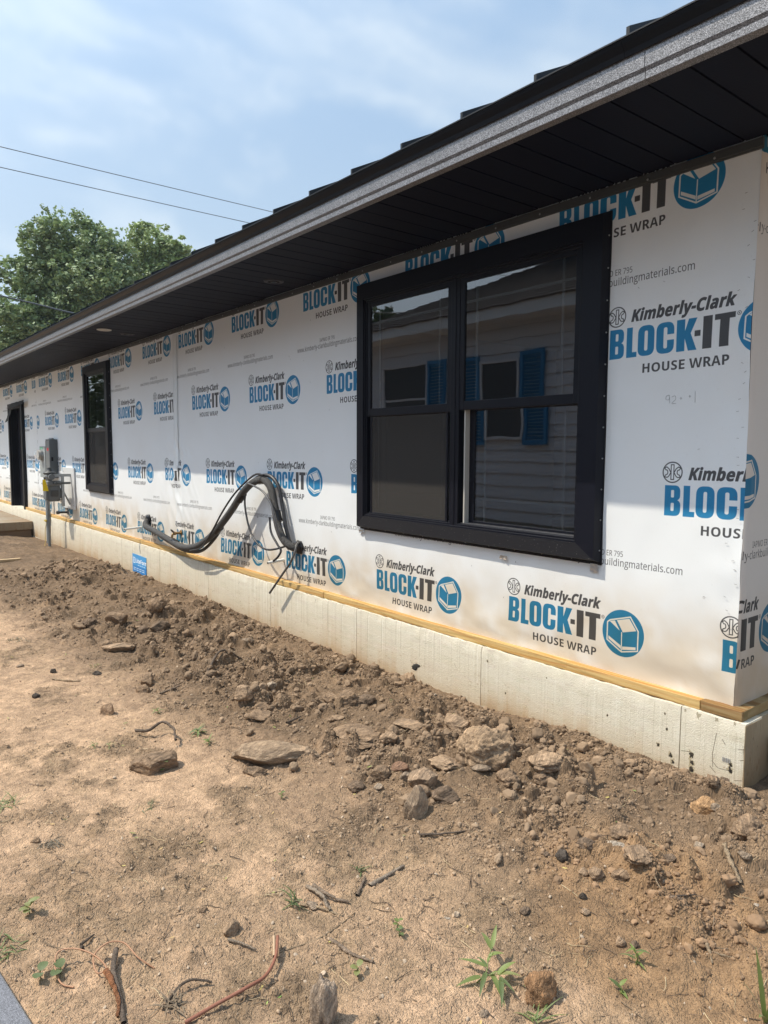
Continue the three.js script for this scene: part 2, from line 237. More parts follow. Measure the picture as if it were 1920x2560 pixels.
{
  const xs = steps([[-300, -40, 60, 12], [-40, -15, 4, 0.25], [-15, -8, 0.10, 0.035], [-8, -4, 0.022, 0.010], [-4, -0.6, 0.0085, 0.0075], [-0.6, 2, 0.03, 0.3], [2, 300, 1.5, 60]]);
  const zs = steps([[-300, -12, 60, 4], [-12, -0.6, 2, 0.12], [-0.6, 0, 0.05, 0.03], [0, 2.0, 0.0085, 0.0085], [2.0, 2.75, 0.0075, 0.0075], [2.75, 6, 0.03, 0.5], [6, 300, 1, 60]]);
  const nx = xs.length, nz = zs.length, pos = new Float32Array(nx * nz * 3), col = new Float32Array(nx * nz * 3), uv = new Float32Array(nx * nz * 2), idx = new Uint32Array((nx - 1) * (nz - 1) * 6);
  const sand = [0.705, 0.49, 0.325], soil = [0.285, 0.196, 0.123], litt = [0.40, 0.284, 0.182], damp = [0.41, 0.262, 0.145];
  let o = 0;
  for (let j = 0; j < nz; j++) for (let i = 0; i < nx; i++, o++) {
    const x = xs[i], z = zs[j], far = Math.abs(x + 4) > 30 || Math.abs(z) > 20, y = far ? -0.02 : H(x, z);
    pos[o * 3] = x; pos[o * 3 + 1] = y; pos[o * 3 + 2] = z; uv[o * 2] = x / 0.9; uv[o * 2 + 1] = z / 0.9;
    const m = far ? 0.3 : clodMask(x, z), l = far ? 0 : litterMask(x, z), d = far ? 0 : dampMask(x, z), sc = far ? 0 : scuffMask(x, z), n = far ? 0 : fbm(x * 1.7, 11, z * 1.7, 4), n2 = far ? 0 : fbm(x * 8, 13, z * 8, 3);
    for (let k = 0; k < 3; k++) { let c = lerp(sand[k], litt[k], clamp(l * 0.85 + n2 * 1.2 - 0.22)); c = lerp(c, litt[k] * 0.88, sc * 0.85); c = lerp(c, soil[k], clamp(m * 1.1)); c = lerp(c, damp[k], d * 0.9); c *= 1 + 0.34 * n + 0.40 * n2; col[o * 3 + k] = c; }
  }
  let p = 0; for (let j = 0; j < nz - 1; j++) for (let i = 0; i < nx - 1; i++) { const a = j * nx + i; idx[p++] = a; idx[p++] = a + nx; idx[p++] = a + 1; idx[p++] = a + 1; idx[p++] = a + nx; idx[p++] = a + nx + 1; }
  const g = new THREE.BufferGeometry(); g.setAttribute('position', new THREE.BufferAttribute(pos, 3)); g.setAttribute('color', new THREE.BufferAttribute(col, 3)); g.setAttribute('uv', new THREE.BufferAttribute(uv, 2)); g.setIndex(new THREE.BufferAttribute(idx, 1)); g.computeVertexNormals();
  structure('ground', g, new THREE.MeshStandardMaterial({ vertexColors: true, map: dirtMap, bumpMap: dirtBump, bumpScale: 0.010, roughness: 0.97 }));
}

// ------------------------------------------------------------------ the house
const house = new THREE.Group(); house.name = 'house'; house.userData.label = 'unfinished single storey house wrapped in white printed sheeting under dark eaves'; house.userData.category = 'house'; scene.add(house);
const dull = (rgb, rough, si) => new THREE.MeshPhysicalMaterial({ color: new THREE.Color().setRGB(...rgb), roughness: rough, specularIntensity: si });
const blackVinyl = dull([0.0060, 0.0068, 0.0120], 0.40, 0.5), blackTrim = dull([0.009, 0.0095, 0.013], 0.5, 0.5);
const EAVE = 2.783, TOPF = 0.425, PLT = 0.47;
const dustTrim = (() => { const R = rng(78); const t = canvasTexture(512, 512, (c, w, h) => { c.fillStyle = '#14151b'; c.fillRect(0, 0, w, h); for (let i = 0; i < 1500; i++) { const k = Math.pow(R(), 3); c.fillStyle = `rgba(${200},${195},${185},${0.12 + 0.6 * k})`; c.beginPath(); c.arc(R() * w, R() * h, 0.5 + 1.1 * k, 0, TAU); c.fill(); } }); const m = new THREE.MeshStandardMaterial({ map: t, roughness: 0.5 }); return m; })();

// wrapped wall: sheets with openings, wrinkles and splash dirt
const OPEN = [[-3.99, -2.10, 1.045, 2.62], [-10.40, -9.43, 1.0, 2.62], [-15.28, -14.26, -1, 2.30]];
const SEAMS = [-1.363, -7.33, -13.3, -24];
function dirtTone(x, y, seed) {
  const n = fbm(x * 1.1 + seed, y * 1.1, 3.3, 4), n2 = fbm(x * 7 + seed, y * 7, 8.3, 3);
  const k = clamp(smooth(1.02, 0.53, y + 0.26 * n) * (0.95 + 0.9 * n2)) ;
  const blot = 0.05 * n + 0.02 * n2;
  return [lerp(1, 0.80, k) - blot * 0.8, lerp(1, 0.675, k) - blot * 0.9, lerp(1, 0.53, k) - blot * 1.1];
}
function wrinkle(x, y) {
  let z = 0.0075 * fbm(x * 2.1 + 0.4 * y, y * 0.8, 1.1, 3) + 0.0060 * fbm(x * 6 - y * 2.4, y * 2.2, 4.1, 3) * (0.4 + Math.max(0, 1.6 * fbm(x * 0.9, y * 0.9, 9, 2)));
  for (const s of [-7.33, -13.3]) { const k = Math.exp(-Math.abs(x - s) / 0.30) * smooth(1.9, 1.2, y) + 0.25 * Math.exp(-Math.abs(x - s) / 0.3), q = 1 - 2.4 * Math.abs(fbm(x * 5 + y * 3.4, y * 1.3 - x * 1.6, 4.4, 2)); z += k * (0.020 * Math.max(0, q) * q + 0.010 * fbm(x * 16 + y * 9, y * 5, 3, 2)); }
  const c = Math.exp(-Math.abs(x + 1.363) / 0.16); z += c * 0.030 * fbm(x * 5 + 2, y * 2.6, 7.7, 3);
  const b = smooth(0.72, 0.47, y); z += b * (0.020 * fbm(x * 3.1 + y * 2, y * 7, 5.5, 3) + 0.022 * Math.max(0, N3(x * 1.3, 0.2, 2.2)));
  return clamp(z, -0.008, 0.03);
}
function sheet(x0, x1, uShift, seed, toWorld, holes, dx, dy, vShift = 0, uvx = x => x) {
  const cut = (a, b, d, extra) => { const l = [...extra.filter(e => e > a && e < b), a, b].sort((p, q) => p - q), o = [l[0]]; for (let i = 1; i < l.length; i++) { const n = Math.max(1, Math.round((l[i] - l[i - 1]) / d)); for (let k = 1; k <= n; k++) o.push(lerp(l[i - 1], l[i], k / n)); } return o; };
  const xs = cut(x0, x1, dx, holes.flatMap(h => [h[0], h[1]])), ys = cut(0.462, 2.80, dy, holes.flatMap(h => [h[2], h[3]]));
  const pos = [], uv = [], col = [], idx = [];
  for (const y of ys) for (const x of xs) { pos.push(...toWorld(x, y)); const X = uvx(x); uv.push((X - (-1.92 - TW / 2) - uShift + 0.007 * fbm(X * 1.7, y * 1.7, seed + 3, 2)) / TW, (y - 0.4 - 0.0095 * (Math.max(X, -9) + 1.92) - vShift) / TH); col.push(...dirtTone(X, y, seed)); }
  const nx = xs.length;
  for (let j = 0; j < ys.length - 1; j++) for (let i = 0; i < nx - 1; i++) { const cx = (xs[i] + xs[i + 1]) / 2, cy = (ys[j] + ys[j + 1]) / 2; if (holes.some(h => cx > h[0] && cx < h[1] && cy > h[2] && cy < h[3])) continue; const a = j * nx + i; idx.push(a, a + 1, a + nx, a + 1, a + nx + 1, a + nx); }
  const g = new THREE.BufferGeometry(); g.setAttribute('position', new THREE.Float32BufferAttribute(pos, 3)); g.setAttribute('uv', new THREE.Float32BufferAttribute(uv, 2)); g.setAttribute('color', new THREE.Float32BufferAttribute(col, 3)); g.setIndex(idx); g.computeVertexNormals(); return g;
}
const wrapReturn = wrapMat.clone(); wrapReturn.color.setRGB(0.66, 0.60, 0.55); // dirtier side sheet, with the shade of its face darkening the colour too
const wall = (x, y) => [x, y, wrinkle(x, y)];
part('house_wrap', sheet(SEAMS[1] + 0.0, SEAMS[0] - 0.014, 0, 1, (x, y) => { const p = wall(x, y); p[2] += 0.0035 * smooth(0.05, 0, x - SEAMS[1]); return p; }, OPEN, 0.022, 0.026), wrapMat, house);
part('house_wrap', sheet(SEAMS[2], SEAMS[1] + 0.01, 0.165, 2, (x, y) => [x, y, wrinkle(x, y) - 0.002], OPEN, 0.04, 0.04), wrapMat, house);
part('house_wrap', sheet(SEAMS[3], SEAMS[2] + 0.01, -0.32, 3, wall, OPEN, 0.08, 0.08), wrapMat, house);
{ // clear seam tape over the lap between the sheets
  const g = new THREE.PlaneGeometry(0.11, 1.42, 6, 60), p = g.attributes.position; for (let k = 0; k < p.count; k++) { const x = p.getX(k) - 7.285 + 0.012 * p.getY(k), y = p.getY(k) + 2.02; p.setXYZ(k, x, y, wrinkle(x, y) + 0.006); } g.computeVertexNormals();
  part('seam_tape', g, std([0.80, 0.84, 0.86], 0.22), house, 'pale shiny strip of tape down the seam of the wrap');
}
// return wall round the corner, with a soft folded edge
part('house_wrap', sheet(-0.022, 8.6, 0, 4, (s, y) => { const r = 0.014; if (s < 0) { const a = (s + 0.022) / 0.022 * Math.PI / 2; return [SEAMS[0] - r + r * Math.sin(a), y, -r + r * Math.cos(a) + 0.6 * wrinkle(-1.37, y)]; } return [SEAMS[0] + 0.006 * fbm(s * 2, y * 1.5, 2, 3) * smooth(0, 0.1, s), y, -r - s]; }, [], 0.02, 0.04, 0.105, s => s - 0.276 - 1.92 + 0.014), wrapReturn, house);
{ // gable triangle and far walls, back wall
  const s = new THREE.Shape([new THREE.Vector2(0, 2.79), new THREE.Vector2(-9, 2.79), new THREE.Vector2(-4.5, 5.3)]);
  const g = new THREE.ShapeGeometry(s).rotateY(-Math.PI / 2).translate(SEAMS[0] - 0.01, 0, 0); g.scale(1, 1, 1);
  part('gable', g, std([0.7, 0.7, 0.69], 0.7, { side: THREE.DoubleSide }), house);
  part('far_wall', merge([box(-24, -23.95, 0.45, 2.79, -8.6, 0), box(-24, -1.38, 0.45, 2.79, -8.66, -8.6)]), std([0.7, 0.7, 0.69], 0.7), house);
}
// dim rooms behind the openings
part('interior', merge([box(-23.9, -1.40, 0.44, 0.46, -4, -0.13), box(-23.9, -1.40, 0.46, 2.72, -4.05, -4), box(-23.9, -1.40, 2.72, 2.75, -4.05, -0.02), box(-5.6, -5.5, 0.46, 2.72, -4, -0.13), box(-1.5, -1.40, 0.46, 2.72, -4, -0.02), box(-11.9, -11.8, 0.46, 2.72, -4, -0.13), box(-8.2, -8.1, 0.46, 2.72, -4, -0.13)]), std([0.10, 0.10, 0.10], 0.9), house);
part('wall_framing', merge([box(-23.9, -15.3, 0.462, 2.75, -0.13, -0.012), box(-14.24, -10.42, 0.462, 2.75, -0.13, -0.012), box(-9.41, -4.01, 0.462, 2.75, -0.13, -0.012), box(-2.08, -1.39, 0.462, 2.75, -0.13, -0.012), box(-10.42, -9.41, 0.462, 0.99, -0.13, -0.012), box(-10.42, -9.41, 2.63, 2.75, -0.13, -0.012), box(-4.01, -2.08, 0.462, 1.035, -0.13, -0.012), box(-4.01, -2.08, 2.63, 2.75, -0.13, -0.012), box(-15.3, -14.24, 2.31, 2.75, -0.13, -0.012)]), std([0.10, 0.10, 0.10], 0.9), house);

// sole plate boards, a sill of yellow pine
const wood = (() => { const R = rng(9); return canvasTexture(1024, 128, (c, w, h) => { c.fillStyle = '#d0b988'; c.fillRect(0, 0, w, h); for (let i = 0; i < 160; i++) { const y = R() * h; c.strokeStyle = `rgba(${120 + R() * 60},${80 + R() * 40},${30 + R() * 20},${0.10 + R() * 0.3})`; c.lineWidth = 0.5 + R() * 2; c.beginPath(); c.moveTo(0, y); for (let x = 0; x <= w; x += 64) c.lineTo(x, y + 5 * Math.sin(x * TAU / w + i) + R() * 2); c.stroke(); }
  for (const [x, y] of [[180, 60], [700, 85]]) for (let r = 16; r > 0; r -= 3) { c.strokeStyle = `rgba(105,62,25,0.5)`; c.lineWidth = 1.6; c.beginPath(); c.ellipse(x, y, r * 1.5, r, 0, 0, TAU); c.stroke(); }
  for (let i = 0; i < 900; i++) { c.fillStyle = `rgba(90,70,45,${R() * 0.16})`; c.fillRect(R() * w, R() * h, 2 + R() * 10, 1); } }); })();
const boardMats = [[0.80, 0.74, 0.62], [1.0, 0.93, 0.78], [0.50, 0.45, 0.40], [0.98, 0.92, 0.80]].map(c => new THREE.MeshStandardMaterial({ map: wood, color: new THREE.Color().setRGB(...c), roughness: 0.75, bumpMap: wood, bumpScale: 0.0015 }));
{
  const J = [-1.363 + 0.043, -1.502, -4.445, -6.35, -8.254, -10.62, -13.1, -14.25];
  for (let i = 0; i < J.length - 1; i++) { const g = uvBox(box(J[i + 1] + 0.0015, J[i] - 0.0015, TOPF, PLT - (i % 2) * 0.002, -0.10, 0.043 + (i === 0 ? 0.003 : (i % 3) * 0.002), 0.004), 0.62); const u = g.attributes.uv; for (let k = 0; k < u.count; k++) u.setXY(k, u.getX(k) + i * 0.37, u.getY(k) * 3.2); part('sole_plate_board', g, boardMats[i === 0 ? 2 : i % 2 ? 1 : 3], house, i === 0 ? 'short darker end of the yellow wooden plate at the corner' : undefined); }
  const g = uvBox(box(-24, -15.3, TOPF, PLT, -0.10, 0.043, 0.004), 0.62); part('sole_plate_board', g, boardMats[1], house);
  const g2 = uvBox(box(-1.42, -1.32, TOPF, PLT - 0.001, -8.6, 0.0395, 0.004), 0.62); part('sole_plate_board', g2, boardMats[2], house);
}
// foundation of poured panels
function concreteCanvas(w, h, seed, corner) { return canvasTexture(w, h, (c) => { const R = rng(seed); c.fillStyle = '#d8d1be'; c.fillRect(0, 0, w, h);
  for (let i = 0; i < 900; i++) { const a = R() * 0.05; c.fillStyle = R() < 0.5 ? `rgba(120,105,80,${a})` : `rgba(255,255,250,${a * 1.4})`; c.beginPath(); c.ellipse(R() * w, R() * h, 3 + R() * 40, 2 + R() * 16, 0, 0, TAU); c.fill(); }
  for (let i = 0; i < 110; i++) { const x = R() * w; c.strokeStyle = R() < 0.4 ? `rgba(250,250,240,${0.2 + R() * 0.3})` : `rgba(130,120,95,${0.12 + R() * 0.25})`; c.lineWidth = 0.8 + R() * 1.2; c.beginPath(); c.moveTo(x, R() * h * 0.3); c.lineTo(x + R() * 2 - 1, h * (0.5 + R() * 0.5)); c.stroke(); }
  for (let i = 0; i < 260; i++) { c.fillStyle = `rgba(130,98,64,${0.08 + R() * 0.2})`; const y = h * (0.98 - 0.45 * Math.pow(R(), 1.6)); c.beginPath(); c.ellipse(R() * w, y, 1 + R() * 5, 1 + R() * 4, 0, 0, TAU); c.fill(); }
  { const g = c.createLinearGradient(0, h * 0.95, 0, h * 0.4); g.addColorStop(0, 'rgba(145,112,74,0.50)'); g.addColorStop(0.4, 'rgba(155,125,88,0.20)'); g.addColorStop(1, 'rgba(160,130,90,0)'); c.fillStyle = g; c.fillRect(0, 0, w, h); }
  for (let i = 0; i < 26; i++) { const x = R() * w; const g = c.createLinearGradient(0, h, 0, h * (0.35 + 0.5 * R())); g.addColorStop(0, `rgba(160,115,70,${0.04 + 0.16 * R()})`); g.addColorStop(1, 'rgba(170,120,70,0)'); c.fillStyle = g; c.fillRect(x - 20, 0, 4 + Math.pow(R(), 2) * 120, h); }
  for (let i = 0; i < 420; i++) { c.fillStyle = `rgba(70,60,45,${0.15 + R() * 0.45})`; const s = 0.6 + R() * 1.5; c.fillRect(R() * w, R() * h, s, s * (0.6 + R() * 1.4)); }
  for (let i = 0; i < 14; i++) { c.strokeStyle = `rgba(85,72,55,${0.3 + R() * 0.4})`; c.lineWidth = 1 + R(); c.beginPath(); let x = R() * w, y = R() * h; c.moveTo(x, y); for (let k = 0; k < 4; k++) c.lineTo(x += R() * 8 - 4, y += R() * 8); c.stroke(); }
  if (corner) { // blow-outs and cracks at the corner, placed in metres on the wall
    const PX = (x, y) => [(x + 2.80) / 1.51 * w, (1 - (y - 0.075) / 0.35) * h];
    const blob = (x, y, r, tone) => { c.fillStyle = tone; c.beginPath(); for (let k = 0; k <= 14; k++) { const a = k / 14 * TAU, q = r * (k === 14 ? 1 : 0.45 + 0.9 * R()), p = PX(x + q * Math.cos(a) * 0.8, y + q * Math.sin(a) * 1.1); k ? c.lineTo(p[0], p[1]) : c.moveTo(p[0], p[1]); } c.closePath(); c.fill(); };
    for (const [x, y, r] of [[-1.523, 0.221, 0.014], [-1.519, 0.187, 0.010], [-1.519, 0.157, 0.013], [-1.352, 0.237, 0.009], [-1.354, 0.213, 0.012], [-1.681, 0.214, 0.008], [-1.619, 0.186, 0.010], [-1.607, 0.16, 0.009], [-1.642, 0.299, 0.006], [-1.654, 0.367, 0.005], [-1.95, 0.27, 0.005], [-2.32, 0.36, 0.004], [-2.6, 0.2, 0.005], [-2.74, 0.35, 0.006]]) { blob(x, y, r * 1.5, 'rgba(165,150,120,0.7)'); blob(x, y, r, '#3f382e'); blob(x + r * 0.3, y - r * 0.4, r * 0.5, '#1f1b16'); }
    c.strokeStyle = '#5f5646'; c.lineWidth = 2.4; for (const l of [[[-1.417, 0.354], [-1.425, 0.297], [-1.43, 0.26], [-1.426, 0.201]], [[-1.432, 0.228], [-1.406, 0.205], [-1.381, 0.206], [-1.36, 0.209]], [[-1.44, 0.202], [-1.414, 0.18]], [[-1.391, 0.334], [-1.377, 0.314]], [[-1.325, 0.312], [-1.301, 0.319]], [[-1.315, 0.267], [-1.301, 0.274]], [[-1.334, 0.175], [-1.304, 0.185]], [[-1.569, 0.224], [-1.529, 0.233]]]) { c.beginPath(); l.forEach((p, i) => { const q = PX(p[0], p[1]); i ? c.lineTo(q[0], q[1]) : c.moveTo(q[0], q[1]); }); c.stroke(); }
    for (const [x, y, r] of [[-1.50, 0.405, 0.03], [-1.42, 0.41, 0.02], [-1.345, 0.415, 0.016], [-1.56, 0.41, 0.012]]) blob(x, y, r * 0.5, 'rgba(150,140,118,0.8)');
  } }); }
const concA = concreteCanvas(1024, 512, 41, false), concB = concreteCanvas(1536, 384, 42, true);
const concBump = octaves([[60, 1, 43], [160, 1, 44], [256, 0.6, 45]]), concBumpT = noiseTexture(256, (u, v) => [concBump(u, v)]);
const concMatA = new THREE.MeshStandardMaterial({ map: concA, color: new THREE.Color().setRGB(1, 1, 1), roughness: 0.9, bumpMap: concBumpT, bumpScale: 0.0022 }), concMatB = concMatA.clone(); concMatB.map = concB; concBumpT.repeat.set(7, 1.6); concBumpT.needsUpdate = true;
{
  const J = [-1.3, -1.578, -2.79, -4.0, -5.22, -6.438, -7.69, -8.942, -10.19, -11.44, -12.69, -13.94, -15.2, -17, -20, -24];
  for (let i = 0; i < J.length - 1; i++) {
    const x0 = J[i + 1] + 0.0022, x1 = J[i] - (i ? 0.0022 : 0), g = new THREE.BoxGeometry(x1 - x0, 0.925, 0.15, Math.max(2, Math.round((x1 - x0) / 0.03)), 24, 1).translate((x0 + x1) / 2, TOPF - 0.4625, -0.0125);
    const p = g.attributes.position, u = g.attributes.uv;
    for (let k = 0; k < p.count; k++) { let x = p.getX(k), y = p.getY(k), z = p.getZ(k); if (z > 0) { z += 0.0016 * fbm(x * 5, y * 5, 2, 3); if (y > TOPF - 0.03) { z -= 0.016 * Math.max(0, 0.35 + fbm(x * 14, y * 4, 6, 3)) * smooth(TOPF - 0.03, TOPF, y); y -= 0.011 * Math.max(0, 0.2 + fbm(x * 18, 1, 6, 3)) * smooth(TOPF - 0.03, TOPF, y); } if (i === 0 && x > -1.301) { x -= 0.006 * Math.max(0, fbm(2, y * 16, 3, 3) + 0.3); z -= 0.005 * Math.max(0, fbm(5, y * 16, 3, 3) + 0.3); } } p.setXYZ(k, x, y, z);
      if (i < 2) u.setXY(k, (x + 2.80) / 1.51, (y - (TOPF - 0.35)) / 0.35 ); else u.setXY(k, x / 2.4 + i * 0.13, (y - 0.0) / 0.55); }
    g.computeVertexNormals(); part('foundation_panel', g, i < 2 ? concMatB : concMatA, house);
  }
  const g = uvBox(box(-1.45, -1.302, -0.5, TOPF - 0.002, -8.6, -0.09), 0.5); part('foundation_panel', g, (() => { const m = concMatA.clone(); m.color.setRGB(0.56, 0.50, 0.42); return m; })(), house);  // concrete round the corner, its shade put into a darker colour
  const side = new THREE.BoxGeometry(0.004, 0.92, 0.148, 1, 30, 6).translate(-1.2985, TOPF - 0.466, -0.0125), sp = side.attributes.position; for (let k = 0; k < sp.count; k++) if (sp.getX(k) > -1.298) sp.setX(k, sp.getX(k) + 0.006 * fbm(3, sp.getY(k) * 14, sp.getZ(k) * 14, 3)); side.computeVertexNormals(); part('foundation_panel', uvBox(side, 0.5), (() => { const m = concMatA.clone(); m.color.setRGB(0.56, 0.50, 0.42); return m; })(), house, 'rough end of the concrete at the corner, darkened as shade');  // sunless end face: the shade is painted in as a darker tint
  // torn black membrane bit and little code label on the concrete
  part('torn_hole', (() => { const g = new THREE.IcosahedronGeometry(0.022, 4), p = g.attributes.position; for (let k = 0; k < p.count; k++) { const n = 1 + 1.1 * fbm(p.getX(k) * 70, p.getY(k) * 70, 3, 3); p.setXYZ(k, p.getX(k) * 1.7 * n, (p.getY(k) + p.getX(k) * 0.5) * n, p.getZ(k) * 0.3); } g.computeVertexNormals(); return g.translate(-3.36, 0.165, 0.062); })(), std([0.03, 0.028, 0.025], 0.95), house, 'dark broken hole in the concrete with torn foam');
  part('code_label', merge([0, 1, 2, 3, 4].map(k => box(-1.386 + k * 0.0072, -1.3832 + k * 0.0072, 0.243, 0.261, 0.0628, 0.0652))), std([0.30, 0.30, 0.31], 0.7), house, 'small faded strip of grey bars on the concrete');
}
// J trim with screws under the soffit
const greyTrim = std([0.055, 0.06, 0.062], 0.55), screwMat = std([0.35, 0.36, 0.37], 0.35, { metalness: 0.8 });
part('soffit_channel', extrudeX([[0, 2.741], [0.009, 2.741], [0.009, 2.747], [0.013, 2.749], [0.013, 2.7825], [0, 2.7825]], -24, -1.366), greyTrim, house);
for (let i = 0; i < 26; i++) part('screw', new THREE.SphereGeometry(0.0055, 10, 6).scale(1, 1, 0.5).translate(-1.56 - i * 0.305, 2.758, 0.014), screwMat, house);

// soffit planks
const soffitMat = dull([0.0045, 0.0060, 0.0165], 0.6, 0.28); soffitMat.bumpMap = metalGrainBump; soffitMat.bumpScale = 0.0004;
{
  const g0 = new THREE.BufferGeometry().copy(extrudeX([[0.022, EAVE], [0.724, EAVE], [0.7265, EAVE + 0.004], [0.7265, EAVE + 0.014], [0.022, EAVE + 0.014]], 0.004, 0.145));
  for (let i = 0; i < 62; i++) { const m = part('soffit_plank', g0, soffitMat, house); m.position.set(-0.54 - (i + 1) * 0.149 + 0.002, 0.0006 * Math.sin(i * 2.3), 0); }
  const rest = []; for (let i = 62; i < 158; i++) rest.push(g0.clone().translate(-0.54 - (i + 1) * 0.149 + 0.002, 0, 0)); const r = part('soffit_planks', merge(rest), soffitMat, house); r.userData.kind = 'stuff';
  part('soffit_backing', box(-24, -0.54, EAVE + 0.012, EAVE + 0.02, 0, 0.76), std([0.004, 0.004, 0.005], 0.9), house);
  part('gable_soffit', box(-1.36, -0.54, EAVE + 0.002, EAVE + 0.02, -9.0, 0.0), soffitMat, house);
}
// fascia: grained coil stock in lengths, with a step that shades a narrow band
const fasciaMat = new THREE.MeshStandardMaterial({ color: new THREE.Color().setRGB(0.42, 0.42, 0.44), map: metalGrain, roughness: 0.42, metalness: 0.15, bumpMap: metalGrainBump, bumpScale: 0.0006 });
fasciaMat.map = metalGrain.clone(); fasciaMat.map.repeat.set(1.15, 1.15); fasciaMat.map.needsUpdate = true;
{
  const prof = [[0.727, 2.7822], [0.7635, 2.7822], [0.765, 2.784], [0.765, 2.8075], [0.7635, 2.8085], [0.7715, 2.8205], [0.7715, 2.90], [0.75, 2.90], [0.75, 2.7935], [0.727, 2.7935]];
  const J = [-0.54, -1.418, -4.465, -7.512, -10.56, -13.6, -16.65, -19.7, -24];
  for (let i = 0; i < J.length - 1; i++) { const g = extrudeX(prof, J[i + 1] + 0.0012, J[i] - 0.0012), p = g.attributes.position, u = g.attributes.uv; for (let k = 0; k < p.count; k++) u.setXY(k, p.getX(k), p.getY(k) + p.getZ(k)); part('fascia', g, fasciaMat, house); }
  const darkMetal = dull([0.0075, 0.008, 0.0105], 0.4, 0.5), J2 = [-0.54, -1.49, -4.54, -7.6, -10.65, -13.7, -16.7, -19.8, -24];
  for (let i = 0; i < J2.length - 1; i++) part('drip_edge', extrudeX([[0.7725, 2.8755], [0.776, 2.8735], [0.7785, 2.876], [0.783, 2.892], [0.7965, 2.912], [0.8015, 2.9225], [0.8025, 2.9262], [0.60, 2.8602], [0.60, 2.852], [0.76, 2.9]], J2[i + 1] + 0.0008, J2[i] - 0.0008), darkMetal, house);
  // standing seam panels
  const roofMat = dull([0.016, 0.017, 0.019], 0.45, 0.6), S = 0.5, L = 5.35;
  const y = z => 2.9295 + (0.805 - z) * S, zr = 0.805 - L;
  const sides = [];
  const pan = [[0.8065, 2.9265], [0.8065, 2.9315], [zr, y(zr) + 0.002], [zr, y(zr) - 0.004], [0.79, y(0.79) - 0.003]];
  const rib = [[0.8035, 2.929], [0.8035, 2.9575], [zr, y(zr) + 0.0275], [zr, y(zr)]];
  const gp = merge([extrudeX(pan, -0.3925, -0.0005), extrudeX(rib, -0.012, 0.0005)]);
  // back slope mirrored about the ridge
  for (let i = 0; i < 60; i++) { const m = part('roof_panel', gp, roofMat, house); m.position.x = -0.673 - i * 0.393 + 0.0; }
  const zb = 2 * zr - 0.805; part('back_slope', extrudeX([[zr, y(zr) + 0.002], [zb, 2.93], [zb, 2.92], [zr, y(zr) - 0.01]], -24.2, -0.673), roofMat, house);
  part('eave_end', extrudeX([[0.76, 2.786], [0.76, 2.90], [0.0, 3.15], [0, 2.786]], -0.545, -0.54), darkMetal, house);
}
// soffit lights
{
  const ringW = std([0.55, 0.54, 0.5], 0.6), ringB = std([0.02, 0.02, 0.026], 0.5), hole = std([0.004, 0.004, 0.005], 0.9), lens = std([0.03, 0.03, 0.035], 0.25);
  for (const [x, z, white] of [[-7.797, 0.557, 1], [-7.919, 0.272, 0], [-4.747, 0.275, 0]]) {
    const l = new THREE.Group(); l.name = 'soffit_light'; l.position.set(x, EAVE, z); house.add(l); if (white) l.userData.label = 'round soffit fitting with a pale ring';
    part('trim_ring', new THREE.LatheGeometry([[0.044, 0.0], [0.046, -0.006], [0.060, -0.008], [0.073, -0.004], [0.075, 0.001]].map(p => new THREE.Vector2(...p)), 40), white ? ringW : ringB, l);
    part('baffle', new THREE.CylinderGeometry(0.046, 0.046, 0.003, 32).translate(0, -0.001, 0), white ? ringB : hole, l);
    if (white) for (let k = 0; k < 5; k++) part('louvre', box(-0.042 + k * 0.0175, -0.034 + k * 0.0175, -0.008, -0.003, -0.038, 0.038), ringW, l);
    else part('lamp_lens', new THREE.SphereGeometry(0.03, 20, 10).scale(1, 0.3, 1).translate(0, -0.003, 0), lens, l);
  }
}
